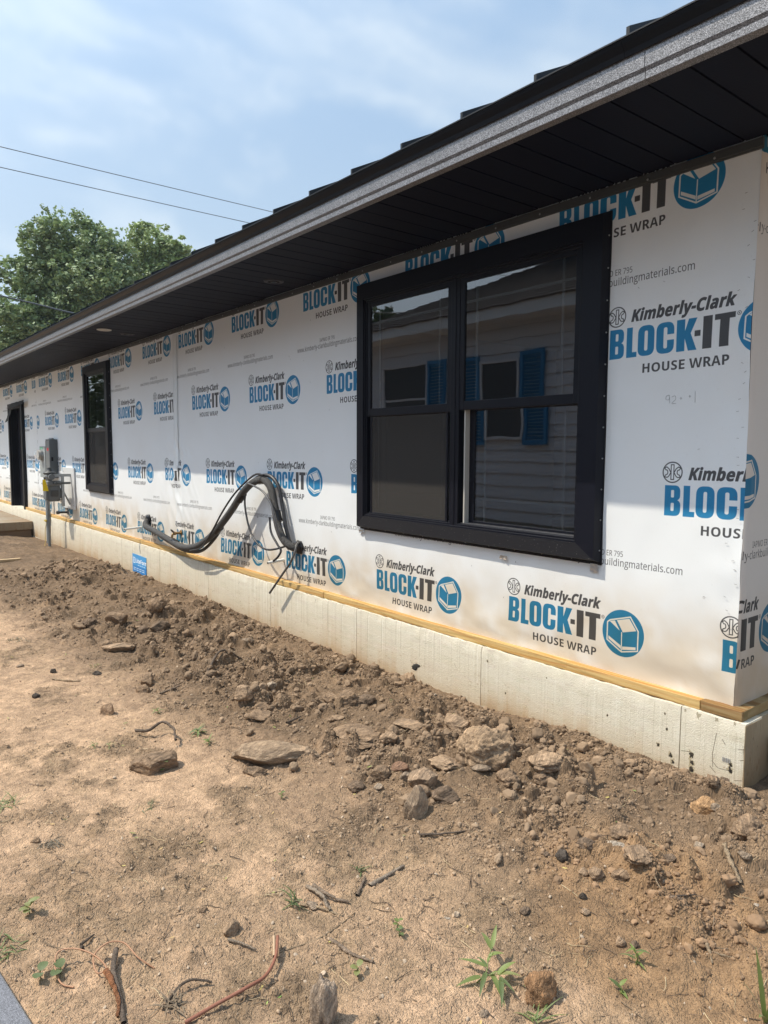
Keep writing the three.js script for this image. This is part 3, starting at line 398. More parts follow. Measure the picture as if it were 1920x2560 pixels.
// windows ---------------------------------------------------------
const glassMat = new THREE.MeshPhysicalMaterial({ color: new THREE.Color().setRGB(0.62, 0.66, 0.66), transmission: 1, thickness: 0, roughness: 0.012, ior: 2.3 });
{ const f = octaves([[3, 1, 61], [7, 0.4, 62]]); glassMat.bumpMap = noiseTexture(128, (u, v) => [f(u, v)]); glassMat.bumpScale = 0.0004; }
const screenMat = new THREE.MeshStandardMaterial({ color: new THREE.Color().setRGB(0.034, 0.031, 0.028), roughness: 0.95, transparent: true, opacity: 0.80 });
const barMat = std([0.05, 0.055, 0.06], 0.3), paleVinyl = std([0.42, 0.41, 0.38], 0.6), sillMat = std([0.10, 0.10, 0.105], 0.3, { metalness: 0.5 });
function frameBoards(o, i, zo, zi, name, mat, parent, bevel = 0) { // four mitred boards between outer [x0,x1,y0,y1] at depth zo (back) and inner at zi (front)
  const P = (r, k) => [[r[0], r[2]], [r[1], r[2]], [r[1], r[3]], [r[0], r[3]]][k];
  for (let k = 0; k < 4; k++) {
    const a = k, b = (k + 1) % 4, oc = [(o[0] + o[1]) / 2, (o[2] + o[3]) / 2];
    const inset = (p, d) => [p[0] + Math.sign(oc[0] - p[0]) * d, p[1] + Math.sign(oc[1] - p[1]) * d];
    const A = P(o, a), B = P(o, b), C = P(i, b), D = P(i, a), Af = inset(A, bevel), Bf = inset(B, bevel);
    const rows = [[A, zo], [Af, zi], [D, zi], [D, zo]], rows2 = [[B, zo], [Bf, zi], [C, zi], [C, zo]], pos = [], uv = [];
    const tri = (...v) => v.forEach(p => { pos.push(...p); uv.push(p[0] * 1.6, p[1] * 1.6 + p[2] * 1.6); });
    for (let r = 0; r < 3; r++) { const p = [...rows[r][0], rows[r][1]], q = [...rows2[r][0], rows2[r][1]], s = [...rows2[r + 1][0], rows2[r + 1][1]], t = [...rows[r + 1][0], rows[r + 1][1]]; tri(p, q, s); tri(p, s, t); }
    const g = new THREE.BufferGeometry(); g.setAttribute('position', new THREE.Float32BufferAttribute(pos, 3)); g.setAttribute('uv', new THREE.Float32BufferAttribute(uv, 2)); g.computeVertexNormals(); part(name, g, Array.isArray(mat) ? mat[k] : mat, parent);
  }
}
function ring(o, i, z0, z1) { return merge([box(o[0], i[0], o[2], o[3], z0, z1, 0.003), box(i[1], o[1], o[2], o[3], z0, z1, 0.003), box(i[0], i[1], o[2], i[2], z0, z1 - 0.0007, 0.003), box(i[0], i[1], i[3], o[3], z0, z1 - 0.0007, 0.003)]); }
const shrink = (r, d) => [r[0] + d, r[1] - d, r[2] + d, r[3] - d];
function windowUnit(outer, inner, lights, label) {
  const w = new THREE.Group(); w.name = 'window'; w.userData.label = label; house.add(w);
  frameBoards(outer, inner, 0.001, 0.05, 'trim_board', [dustTrim, dustTrimPlain, dustTrimPlain, dustTrimPlain], w, 0.014);
  const fl = [outer[0] - 0.006, outer[1] + 0.004, outer[2] - 0.014, outer[3] + 0.006]; // nailing flange with screws
  part('flange', ring(fl, shrink(outer, 0.02), -0.004, 0.006), blackTrim, w);
  const scr = []; for (let y = outer[2] + 0.06; y < outer[3]; y += 0.15) { scr.push(new THREE.SphereGeometry(0.0042, 8, 5).translate(outer[1] - 0.003, y, 0.014)); } for (let x = outer[0] + 0.1; x < outer[1]; x += 0.19) scr.push(new THREE.SphereGeometry(0.0038, 8, 5).translate(x, outer[2] + 0.004, 0.013));
  part('screws', merge(scr), screwMat, w);
  // frame steps back from the casing in two reveals, and a mullion between units
  const o1 = [inner[0] - 0.02, inner[1] + 0.02, inner[2] - 0.02, inner[3] + 0.02];
  part('frame', merge([ring(o1, shrink(inner, 0.012), -0.10, 0.043), ring(shrink(inner, 0.0), shrink(inner, 0.024), -0.10, 0.034)]), blackVinyl, w);
  part('sill', merge([box(inner[0] + 0.022, inner[1] - 0.022, inner[2] + 0.012, inner[2] + 0.020, -0.09, 0.030, 0.002), box(inner[0] + 0.022, inner[1] - 0.022, inner[2] + 0.02, inner[2] + 0.030, -0.09, 0.012, 0.002)]), sillMat, w);
  for (const L of lights) {
    const up = [L.x0, L.x1, L.mid + 0.026, L.top], lo = [L.x0 + 0.012, L.x1 - 0.012, L.bot, L.mid - 0.028];
    const s = part('upper_sash', ring([up[0] - 0.034, up[1] + 0.034, up[2] - 0.052, up[3] + 0.034], up, 0.004, 0.029), blackVinyl, w);
    part('upper_pane', new THREE.PlaneGeometry(up[1] - up[0] + 0.004, up[3] - up[2] + 0.004).translate((up[0] + up[1]) / 2, (up[2] + up[3]) / 2, 0.019), glassMat, w);
    part('muntin', merge([...[L.x0 + 0.085, L.x1 - 0.085].map(x => box(x - 0.007, x + 0.007, up[2], up[3], 0.009, 0.013)), box(up[0], up[1], up[3] - 0.118, up[3] - 0.104, 0.0085, 0.0135)]), barMat, w);
    const zl = L.open ? -0.034 : -0.018;
    part('lower_sash', ring([lo[0] - 0.04, lo[1] + 0.04, lo[2] - 0.03, lo[3] + 0.05], [lo[0] + (L.open ? 0.03 : 0), lo[1], lo[2] + 0.012, lo[3]], zl - 0.02, zl + 0.008), blackVinyl, w);
    part('lower_pane', new THREE.PlaneGeometry(lo[1] - lo[0] + 0.004, lo[3] - lo[2] + 0.004).translate((lo[0] + lo[1]) / 2, (lo[2] + lo[3]) / 2, zl), glassMat, w);
    part('muntin', merge([...[lo[0] + 0.1, lo[1] - 0.085].map(x => box(x - 0.007, x + 0.007, lo[2], lo[3], zl - 0.012, zl - 0.008)), box(lo[0], lo[1], lo[2] + 0.135, lo[2] + 0.149, zl - 0.0125, zl - 0.0075)]), barMat, w);
    if (L.open) part('jamb_liner', box(L.x0 - 0.010, L.x0 + 0.001, lo[2] - 0.02, lo[3] + 0.02, -0.03, 0.010), paleVinyl, w, 'pale bare strip down the open side of the sash');
    else { part('insect_screen', new THREE.PlaneGeometry(lo[1] - lo[0] + 0.01, lo[3] - lo[2] + 0.01).translate((lo[0] + lo[1]) / 2, (lo[2] + lo[3]) / 2, 0.020), screenMat, w); part('screen_frame', ring([lo[0] - 0.018, lo[1] + 0.018, lo[2] - 0.018, lo[3] + 0.008], lo, 0.014, 0.024), blackVinyl, w); }
  }
  return w;
}
const dustTrimPlain = dull([0.0065, 0.0075, 0.0135], 0.42, 0.45);
const big = windowUnit([-4.030, -2.053, 0.998, 2.668], [-3.945, -2.172, 1.086, 2.553], [{ x0: -3.89, x1: -3.136, bot: 1.118, mid: 1.796, top: 2.50 }, { x0: -2.996, x1: -2.228, bot: 1.118, mid: 1.803, top: 2.505, open: true }], 'large black double window nearest the corner');
part('mullion', merge([box(-3.102, -3.030, 1.10, 2.545, -0.10, 0.033, 0.003), box(-3.074, -3.058, 1.10, 2.545, 0.03, 0.0372, 0.002)]), blackVinyl, big);
windowUnit([-10.44, -9.39, 0.955, 2.665], [-10.355, -9.495, 1.035, 2.565], [{ x0: -10.30, x1: -9.565, bot: 1.075, mid: 1.79, top: 2.52 }], 'tall narrow black window between the corner window and the doorway');
// foil tape ends sticking out under the big window
const foil = std([0.62, 0.64, 0.66], 0.28, { metalness: 0.85 });
function crumpled(x0, x1, y0, y1, z, amp, seed) { const g = new THREE.PlaneGeometry(x1 - x0, y1 - y0, 16, 10).translate((x0 + x1) / 2, (y0 + y1) / 2, z), p = g.attributes.position; for (let k = 0; k < p.count; k++) p.setZ(k, p.getZ(k) + amp * (0.6 + fbm(p.getX(k) * 60 + seed, p.getY(k) * 60, 1, 3))); g.computeVertexNormals(); return g; }
part('foil_tape', crumpled(-2.112, -2.068, 0.945, 0.988, 0.004, 0.006, 1), foil, house, 'crumpled silver foil tape under the right end of the window');
part('foil_tape', crumpled(-4.045, -3.985, 0.958, 0.990, 0.004, 0.008, 5), foil, house, 'crumpled silver foil tape under the left end of the window');
// torn nick and pencil marks on the wrap
part('wrap_tear', crumpled(-2.705, -2.655, 0.938, 0.958, 0.006, 0.012, 9), std([0.5, 0.42, 0.34], 0.9, { side: THREE.DoubleSide }), house, 'small brown tear in the white wrap below the window');
{ // staples along the corner fold
  const R = rng(3), gs = []; for (let i = 0; i < 34; i++) { const y = 0.75 + i * 0.055 + R() * 0.03; gs.push(new THREE.BoxGeometry(0.010, 0.0012, 0.0012).rotateZ((R() - 0.5) * 1.2).translate(-1.41 + (R() - 0.5) * 0.06, y, 0.009)); }
  for (let i = 0; i < 60; i++) gs.push(new THREE.BoxGeometry(0.010, 0.0012, 0.0012).rotateZ(R() * 3).translate(-1.5 - R() * 5.5, 0.6 + R() * 2, 0.006));
  const m = part('staples', merge(gs), std([0.12, 0.12, 0.12], 0.5), house); m.userData.kind = 'stuff';
}
{ // pencil scrawl: flat print, thin strokes
  const pts = [[[-1.727, 1.795], [-1.742, 1.79], [-1.742, 1.775], [-1.728, 1.775], [-1.727, 1.795], [-1.724, 1.758]], [[-1.716, 1.785], [-1.70, 1.79], [-1.697, 1.775], [-1.715, 1.757], [-1.694, 1.757]], [[-1.677, 1.778], [-1.666, 1.778]], [[-1.672, 1.784], [-1.672, 1.771]], [[-1.636, 1.784], [-1.626, 1.784]], [[-1.631, 1.79], [-1.631, 1.778]], [[-1.607, 1.805], [-1.606, 1.755]]];
  part('pencil_scrawl', merge(pts.map(l => tube(l.map(p => [p[0], p[1], wrinkle(p[0], p[1]) + 0.0012]), 0.0007, 20, 4))), std([0.33, 0.35, 0.37], 0.9), house);
}
// doorway
{
  const d = new THREE.Group(); d.name = 'doorway'; d.userData.label = 'black door frame with a dark door, beyond the meters'; house.add(d);
  part('casing', merge([box(-14.29, -14.20, 0.27, 2.37, -0.02, 0.055, 0.004), box(-15.36, -15.27, 0.27, 2.37, -0.02, 0.055, 0.004), box(-15.27, -14.29, 2.29, 2.37, -0.02, 0.055, 0.004)]), blackTrim, d);
  part('jamb', merge([box(-14.31, -14.275, 0.29, 2.31, -0.16, 0.02), box(-15.29, -15.255, 0.29, 2.31, -0.16, 0.02), box(-15.255, -14.31, 2.275, 2.31, -0.16, 0.02)]), blackVinyl, d);
  part('door_leaf', merge([box(-15.25, -14.315, 0.30, 2.27, -0.13, -0.085, 0.003), box(-15.10, -14.46, 0.45, 1.15, -0.086, -0.078, 0.003), box(-15.10, -14.46, 1.3, 2.12, -0.086, -0.078, 0.003)]), blackVinyl, d);
  part('threshold', box(-15.30, -14.27, 0.262, 0.292, -0.14, 0.06, 0.004), std([0.4, 0.4, 0.4], 0.4, { metalness: 0.7 }), d);
  // loose black flashing: a strip along the head that folds down past the left corner
  const fl = new THREE.PlaneGeometry(1, 1, 26, 8), p = fl.attributes.position;
  for (let k = 0; k < p.count; k++) { const u = p.getX(k) + 0.5, v = p.getY(k) + 0.5; let x, y, z;
    if (u < 0.6) { const t = u / 0.6; x = lerp(-13.92, -14.74, t); y = 2.385 - 0.03 * t - 0.075 * (1 - v); z = 0.062 + 0.055 * t + 0.03 * (1 - v); }
    else { const t = (u - 0.6) / 0.4; x = -14.74 - 0.34 * t * t - (v - 0.5) * 0.30 * (0.35 + 0.65 * t) + 0.0; y = 2.345 - 0.31 * t - 0.02 * v; z = 0.118 + 0.02 * t; }
    p.setXYZ(k, x, y + 0.008 * N3(u * 7, v * 4, 1), z + 0.015 * N3(u * 9, v * 5, 2)); }
  fl.computeVertexNormals(); part('flashing_flap', fl, std([0.02, 0.022, 0.022], 0.6, { side: THREE.DoubleSide }), d, 'loose black flashing flap hanging over the door head');
}

// ------------------------------------------------------------------ concrete stoops
{
  const shadeConc = concMatA.clone(); shadeConc.color.setRGB(0.50, 0.46, 0.40); const greyConc = concMatA.clone(); greyConc.color.setRGB(0.56, 0.57, 0.60);  // landing concrete darkened in colour to stand in for shade
  const t = thing('door_step', 'broad concrete step in front of the dark doorway, at the far left', 'step', [-15.4, 0, 0.07]);
  part('slab', uvBox(box(-1.5, 1.84, 0.12, 0.262, 0, 1.75, 0.008), 0.4), greyConc, t); part('base', uvBox(box(-1.44, 1.80, -0.2, 0.119, 0.02, 1.70), 0.4), std([0.22, 0.15, 0.10], 0.95), t);
  const s = thing('side_landing', 'grey concrete landing just round the right corner of the house', 'landing', [-1.297, 0, -0.16]);
  part('slab', uvBox(box(0.004, 1.9, 0.205, 0.325, -1.4, 0.0, 0.006), 0.4), shadeConc, s); part('pier', uvBox(box(0.18, 1.7, -0.4, 0.204, -1.3, -0.10), 0.4), shadeConc, s); part('form_board', box(0.004, 0.17, -0.3, 0.20, -0.125, -0.10), std([0.20, 0.12, 0.07], 0.9), s);
}
// ------------------------------------------------------------------ things mounted on the wall
const insBump = rockBump.clone(); insBump.repeat.set(26, 1); insBump.needsUpdate = true;
const insul = std([0.070, 0.069, 0.068], 0.60, { bumpMap: insBump, bumpScale: 0.006 }), cableM = std([0.03, 0.03, 0.033], 0.45), tapeM = std([0.012, 0.012, 0.014], 0.28), copperM = std([0.09, 0.085, 0.08], 0.45), pvc = std([0.78, 0.77, 0.72], 0.4), galv = std([0.34, 0.36, 0.37], 0.42, { metalness: 0.6 }), greyPaint = std([0.10, 0.115, 0.12], 0.5), lightGrey = std([0.30, 0.33, 0.33], 0.5);
{
  const t = thing('line_set', 'thick black taped bundle of insulated pipes looping out of the white wall', 'pipe bundle', [-6.3, 0.9, 0.0]);
  const at = l => l.map(p => [p[0] + 6.3, p[1] - 0.9, p[2]]);
  part('insulated_pipe', tube(at([[-8.154, 0.73, -0.03], [-8.12, 0.70, 0.045], [-8.02, 0.665, 0.09], [-7.715, 0.637, 0.105], [-7.295, 0.593, 0.12], [-6.868, 0.556, 0.14], [-6.493, 0.606, 0.15], [-6.175, 0.723, 0.16], [-5.927, 0.866, 0.16], [-5.714, 1.024, 0.15], [-5.559, 1.171, 0.13], [-5.412, 1.262, 0.11], [-5.248, 1.288, 0.095], [-5.155, 1.235, 0.09], [-5.085, 1.076, 0.09], [-5.013, 0.917, 0.10], [-4.935, 0.813, 0.09], [-4.874, 0.765, 0.05], [-4.835, 0.758, -0.03]]), 0.031, 200, 14), insul, t);
  part('small_pipe', tube(at([[-8.155, 0.70, -0.03], [-8.09, 0.672, 0.04], [-7.9, 0.635, 0.075], [-7.321, 0.557, 0.10], [-6.82, 0.518, 0.12], [-6.40, 0.575, 0.13], [-6.10, 0.745, 0.125], [-5.906, 0.925, 0.12], [-5.70, 1.11, 0.11], [-5.534, 1.222, 0.09], [-5.365, 1.312, 0.08], [-5.215, 1.322, 0.06], [-5.10, 1.25, 0.05], [-5.03, 1.08, 0.05], [-4.957, 0.90, 0.06], [-4.90, 0.79, 0.05], [-4.86, 0.77, 0.03], [-4.845, 0.77, -0.03]]), 0.016, 180, 10), cableM, t);
  part('cable', tube(at([[-6.6, 0.548, 0.175], [-6.3, 0.62, 0.185], [-6.05, 0.80, 0.19], [-5.85, 0.985, 0.185], [-5.66, 1.155, 0.16], [-5.5, 1.275, 0.12], [-5.35, 1.335, 0.11], [-5.23, 1.33, 0.11]]), 0.008, 90, 8), cableM, t);
  part('cable', tube(at([[-5.535, 1.255, 0.10], [-5.46, 1.255, 0.14], [-5.343, 1.242, 0.15], [-5.154, 1.195, 0.155], [-5.038, 1.10, 0.15], [-4.985, 1.0, 0.15], [-4.956, 0.88, 0.13], [-4.93, 0.79, 0.09], [-4.89, 0.765, 0.05]]), 0.0085, 90, 8), std([0.10, 0.10, 0.105], 0.4), t);
  part('cable', tube(at([[-5.535, 1.221, 0.10], [-5.565, 1.108, 0.11], [-5.517, 0.961, 0.12], [-5.43, 0.832, 0.125], [-5.305, 0.752, 0.13], [-5.158, 0.722, 0.13], [-5.051, 0.735, 0.11], [-4.96, 0.764, 0.07]]), 0.0085, 80, 8), cableM, t);
  part('cable', tube(at([[-4.845, 0.80, -0.01], [-4.81, 0.80, 0.05], [-4.785, 0.742, 0.085], [-4.809, 0.661, 0.11], [-4.911, 0.545, 0.13], [-5.094, 0.37, 0.14]]), 0.0095, 60, 8), copperM, t, 'loose grey cable end hanging down across the plate');
  part('cable', tube(at([[-5.128, 0.989, 0.115], [-5.09, 0.875, 0.125], [-4.985, 0.779, 0.125], [-4.942, 0.737, 0.12], [-4.965, 0.684, 0.135], [-5.012, 0.645, 0.15]]), 0.009, 60, 8), cableM, t);
  const wraps = [[-7.1, 0.575, 0.125, 1, -0.18, 0], [-6.0, 0.815, 0.158, 0.86, 0.5, 0], [-5.60, 1.13, 0.132, 0.7, 0.7, -0.1], [-5.30, 1.285, 0.098, 1, 0.1, 0], [-5.05, 1.0, 0.09, 0.4, -0.9, 0]];
  for (const [x, y, z, dx, dy, dz] of wraps) { const d = V(dx, dy, dz).normalize().multiplyScalar(0.045), c = [x + 6.3, y - 0.9, z - 0.004]; part('tape', cyl([c[0] - d.x, c[1] - d.y, c[2] - d.z], [c[0] + d.x, c[1] + d.y, c[2] + d.z], 0.0345, 0.0345, 16).scale(1, 1, 1), tapeM, t); }
  part('wall_boot', crumpledDisc(-4.845 + 6.3, 0.765 - 0.9, 0.012, 0.055, 1), tapeM, t); part('wall_boot', crumpledDisc(-8.15 + 6.3, 0.725 - 0.9, 0.012, 0.06, 2), tapeM, t);
}
function crumpledDisc(x, y, z, r, seed) { const g = new THREE.SphereGeometry(r, 20, 12), p = g.attributes.position; for (let k = 0; k < p.count; k++) { const n = 1 + 0.35 * fbm(p.getX(k) * 40 + seed * 9, p.getY(k) * 40, p.getZ(k) * 40, 2); p.setXYZ(k, p.getX(k) * n, p.getY(k) * n, p.getZ(k) * n * 0.45); } g.computeVertexNormals(); return g.translate(x, y, z); }
function pipeStub(name, label, x, y, L, r, mat, droop = 0.02) { const t = thing(name, label, 'pipe', [x, y, 0]); part('pipe', cyl([0, 0, -0.02], [0, -droop, L], r, r, 20), mat, t); part('pipe_end', cyl([0, -droop - 0.0001, L - 0.001], [0, -droop, L + 0.001], r * 0.8, r * 0.8, 16), std([0.04, 0.04, 0.04], 0.9), t); return t; }
pipeStub('drain_pipe', 'white plastic pipe stub left of the bundle\'s left end', -8.397, 0.612, 0.205, 0.0125, pvc, 0.012);
pipeStub('drain_pipe', 'white plastic pipe stub under the right end of the black bundle', -5.107, 0.632, 0.148, 0.0125, pvc, 0.014);
{ const t = pipeStub('pipe_stub', 'short dark pipe stub with cap under the white mounting board', -11.55, 0.565, 0.16, 0.017, std([0.05, 0.05, 0.055], 0.5), 0.0); part('cap', cyl([0, 0, 0.13], [0, 0, 0.17], 0.026, 0.026, 16), std([0.05, 0.05, 0.055], 0.5), t); part('flange', cyl([0, 0, 0.001], [0, 0, 0.012], 0.04, 0.04, 18), std([0.05, 0.05, 0.055], 0.5), t); }
{ // garden tap
  const t = thing('garden_tap', 'small brass garden tap below the dip of the pipe bundle', 'tap', [-7.216, 0.655, 0]), brass = std([0.35, 0.22, 0.10], 0.35, { metalness: 0.85 }), ironM = std([0.05, 0.045, 0.04], 0.6);
  part('flange', cyl([0, 0, 0.0], [0, 0, 0.01], 0.032, 0.030, 18), brass, t); part('body', merge([cyl([0, 0, 0.0], [0, 0, 0.075], 0.012, 0.014), new THREE.SphereGeometry(0.019, 16, 12).translate(0, 0, 0.075)]), brass, t); part('spout', tube([[0, 0, 0.075], [0, -0.012, 0.098], [0, -0.045, 0.108]], 0.0115, 16, 12), brass, t); part('stem', cyl([0, 0, 0.078], [0, 0.022, 0.098], 0.006), brass, t); part('handle', new THREE.TorusGeometry(0.02, 0.0055, 8, 20).rotateX(0.7).translate(0, 0.026, 0.1), ironM, t);
}
{ // electrical service
  const t = thing('breaker_box', 'tall dark grey electrical enclosure on the wall right of the doorway', 'electrical box', [-12.155, 1.07, 0]);
  part('enclosure', box(-0.125, 0.125, 0, 0.61, 0.003, 0.117, 0.006), std([0.095, 0.108, 0.115], 0.45), t); part('cover', box(-0.118, 0.118, 0.02, 0.585, 0.116, 0.123, 0.003), std([0.15, 0.165, 0.17], 0.45), t); part('hub', merge([cyl([0, 0.61, 0.06], [0, 0.63, 0.06], 0.04, 0.036), cyl([0, 0.61, 0.06], [0, 0.615, 0.06], 0.05, 0.05)]), galv, t); part('latch', box(0.118, 0.129, 0.27, 0.33, 0.07, 0.1, 0.002), blackVinyl, t);
  part('warning_label', box(-0.03, 0.075, 0.43, 0.475, 0.1232, 0.1245), std([0.55, 0.04, 0.05], 0.6), t, 'small red warning label');
  const m = thing('electric_meter', 'pale grey meter socket with a round glass meter, left of the tall enclosure', 'electric meter', [-12.46, 1.07, 0]);
  part('socket_box', box(-0.175, 0.170, 0, 0.50, 0.003, 0.13, 0.008), lightGrey, m); part('ring', cyl([0, 0.36, 0.13], [0, 0.36, 0.16], 0.095, 0.09, 28), galv, m); part('face', cyl([0, 0.36, 0.16], [0, 0.36, 0.2], 0.075, 0.075, 28), std([0.42, 0.42, 0.4], 0.6), m);
  part('glass_cover', new THREE.LatheGeometry([[0.083, 0], [0.083, 0.055], [0.074, 0.072], [0.05, 0.08], [0.0005, 0.082]].map(p => new THREE.Vector2(...p)), 32).rotateX(Math.PI / 2).translate(0, 0.36, 0.16), new THREE.MeshPhysicalMaterial({ color: 0xffffff, transmission: 1, thickness: 0, roughness: 0.03, ior: 1.6 }), m); part('green_label', box(-0.14, 0.06, 0.452, 0.487, 0.1305, 0.1318), std([0.15, 0.36, 0.24], 0.6), m);
  part('locking_hub', cyl([0.02, -0.045, 0.08], [0.02, 0.0, 0.08], 0.045, 0.05, 20), std([0.05, 0.055, 0.06], 0.5), m); part('conduit', cyl([0.02, -1.09, 0.08], [0.02, -0.03, 0.08], 0.034, 0.034, 20), std([0.20, 0.22, 0.225], 0.5), m);
  part('ground_wire', tube([[-0.06, 0.02, 0.03], [-0.08, -0.3, 0.03], [-0.03, -0.62, 0.055], [0.14, -0.66, 0.085], [0.19, -0.72, 0.09], [0.17, -0.92, 0.09], [0.12, -1.06, 0.12]], 0.005, 70, 6), std([0.30, 0.20, 0.12], 0.5), m);
}
{
  const b = thing('mounting_board', 'square white mounting board on the wall left of the narrow window', 'board', [-11.41, 0.63, 0.0]); part('panel', box(-0.31, 0.31, 0, 0.62, 0.004, 0.022, 0.003), std([0.66, 0.67, 0.66], 0.5), b); part('screw', new THREE.SphereGeometry(0.008, 8, 6).translate(-0.25, 0.56, 0.022), galv, b); part('screw', new THREE.SphereGeometry(0.008, 8, 6).translate(0.25, 0.06, 0.022), galv, b);
  const g = thing('gas_meter', 'grey gas meter with regulator and yellow tag on a pipe riser', 'gas meter', [-11.35, 0.0, 0.26]), dark = std([0.05, 0.055, 0.058], 0.55), alu = std([0.13, 0.14, 0.145], 0.5), pipeG = std([0.20, 0.215, 0.22], 0.5);
  part('meter_body', merge([box(-0.10, 0.10, 0.755, 1.0, -0.09, 0.09, 0.035), box(-0.085, 0.085, 0.80, 0.95, -0.11, -0.08, 0.02), box(-0.085, 0.085, 0.78, 0.96, 0.08, 0.115, 0.02)]), std([0.12, 0.13, 0.135], 0.5), g); part('top_case', box(-0.11, 0.11, 0.985, 1.06, -0.095, 0.095, 0.02), std([0.16, 0.17, 0.175], 0.45), g); part('dial_box', merge([box(0.09, 0.125, 0.83, 0.92, -0.05, 0.05, 0.006)]), std([0.05, 0.05, 0.05], 0.5), g);
  part('regulator', merge([new THREE.LatheGeometry([[0.0005, 0], [0.07, 0.002], [0.088, 0.02], [0.088, 0.032], [0.06, 0.05], [0.034, 0.062], [0.034, 0.1], [0.028, 0.108], [0.0005, 0.11]].map(p => new THREE.Vector2(...p)), 28).translate(0.02, 1.15, 0.04)]), dark, g); part('union', merge([cyl([0.02, 1.05, 0.04], [0.02, 1.15, 0.04], 0.028), cyl([0.02, 1.09, 0.04], [0.02, 1.12, 0.04], 0.04, 0.04, 6), cyl([-0.14, 1.12, 0.04], [0.13, 1.12, 0.04], 0.03), cyl([0.09, 1.12, 0.04], [0.15, 1.12, 0.04], 0.045, 0.045, 8)]), alu, g);
  part('riser', merge([cyl([-0.30, 0.0, -0.0], [-0.30, 1.03, 0.0], 0.022), tube([[-0.30, 1.0, 0], [-0.30, 1.07, 0], [-0.25, 1.10, 0.01], [-0.12, 1.12, 0.03]], 0.022, 20, 12), cyl([-0.30, 0.36, 0], [-0.30, 0.50, 0], 0.034, 0.034, 12), cyl([-0.30, 0.52, 0], [-0.30, 0.60, 0], 0.032, 0.032, 6)]), pipeG, g); part('valve', merge([cyl([-0.30, 0.44, -0.03], [-0.30, 0.44, 0.05], 0.02), box(-0.36, -0.24, 0.43, 0.45, 0.045, 0.055)]), std([0.5, 0.36, 0.06], 0.5), g); part('outlet_pipe', merge([cyl([0.08, 1.03, 0.0], [0.22, 1.03, 0.0], 0.02), cyl([0.20, 1.03, 0.0], [0.20, 1.03, -0.20], 0.016)]), dark, g);
  const tagG = new THREE.PlaneGeometry(0.085, 0.17, 4, 6), p = tagG.attributes.position; for (let k = 0; k < p.count; k++) { const v = p.getY(k) / 0.17; p.setX(k, p.getX(k) * (0.75 - 0.5 * v)); p.setZ(k, 0.02 * Math.sin(v * 3)); } tagG.computeVertexNormals(); part('yellow_tag', tagG.rotateY(0.9).translate(0.125, 1.0, 0.135), std([0.80, 0.60, 0.01], 0.6, { side: THREE.DoubleSide }), g, 'bright yellow paper tag');
  part('wire', tube([[-0.3, 0.42, 0.03], [-0.36, 0.3, 0.04], [-0.3, 0.12, 0.06], [-0.2, 0.02, 0.1]], 0.004, 30, 6), std([0.45, 0.32, 0.06], 0.6), g);
  const c = thing('meter_bracket', 'galvanised steel bracket standing off the white mounting board', 'bracket', [-11.28, 0.7, 0.02]);
  part('arm', box(-0.02, 0.02, 0.42, 0.46, 0.003, 0.26, 0.003), galv, c); part('channel', merge([box(-0.03, 0.03, -0.02, 0.46, 0.13, 0.136), box(-0.03, -0.024, -0.02, 0.46, 0.10, 0.13), box(0.024, 0.03, -0.02, 0.46, 0.10, 0.13)]), galv, c); part('brace', cyl([0.0, 0.0, 0.02], [0.0, 0.25, 0.13], 0.012), galv, c); part('cross_pipe', cyl([-0.25, 0.33, 0.14], [0.03, 0.33, 0.14], 0.014), greyPaint, c);
}
{ // foundation maker's sticker
  const tex = canvasTexture(512, 256, (c, w, h) => { const g = c.createLinearGradient(0, 0, 0, h); c.fillStyle = '#4a9fdc'; c.fillRect(0, 0, w, h); c.fillStyle = '#2f86cc'; c.fillRect(0, h * 0.62, w, h * 0.38); c.fillStyle = '#ffffff'; c.strokeStyle = '#fff'; c.lineWidth = 9; c.strokeRect(34, 52, 66, 72); c.font = 'bold 60px sans-serif'; c.fillText('E', 46, 110); c.save(); c.translate(118, 116); c.scale(1.22, 1); c.font = 'bold 80px sans-serif'; c.fillText('LiteForm', 0, 0); c.restore(); c.font = '22px sans-serif'; for (let i = 0; i < 4; i++) { c.globalAlpha = 0.85; c.fillRect(200 + i * 70, 140, 52, 8); c.fillRect(40 + i * 106, 188, 84, 9); c.fillRect(40 + i * 106, 214, 70 + i * 5, 9); } });
  const g = new THREE.BoxGeometry(0.455, 0.218, 0.002, 8, 4, 1).rotateZ(-0.012).translate(-8.322, 0.178, 0.0665); solo('maker_sticker', g, new THREE.MeshStandardMaterial({ map: tex, roughness: 0.4 }), 'blue and white printed sticker on the concrete under the left end of the bundle', 'sticker');
}

// ------------------------------------------------------------------ overhead wires
const wireM = std([0.17, 0.175, 0.18], 0.6);
const spanWire = (y, x, r, n) => tube([[x, y + 0.5, 32], [x, y + 0.12, 14], [x, y, -2], [x, y + 0.06, -16], [x, y + 0.5, -34]], r, 60, 6);
solo('power_line', spanWire(6.65, -14, 0.0068), wireM, 'upper of the two thin lines crossing the sky above the roof', 'power line');
solo('power_line', spanWire(6.31, -14, 0.0068), wireM, 'lower of the two thin lines crossing the sky above the roof', 'power line');
solo('service_cable', tube([[-14, 6.2, 24], [-14, 4.7, 6], [-14, 4.16, 0.35], [-14, 3.95, -1.5], [-14, 4.1, -5]], 0.014, 60, 6), wireM, 'dark cable sagging across the tree just above the far eave', 'cable');

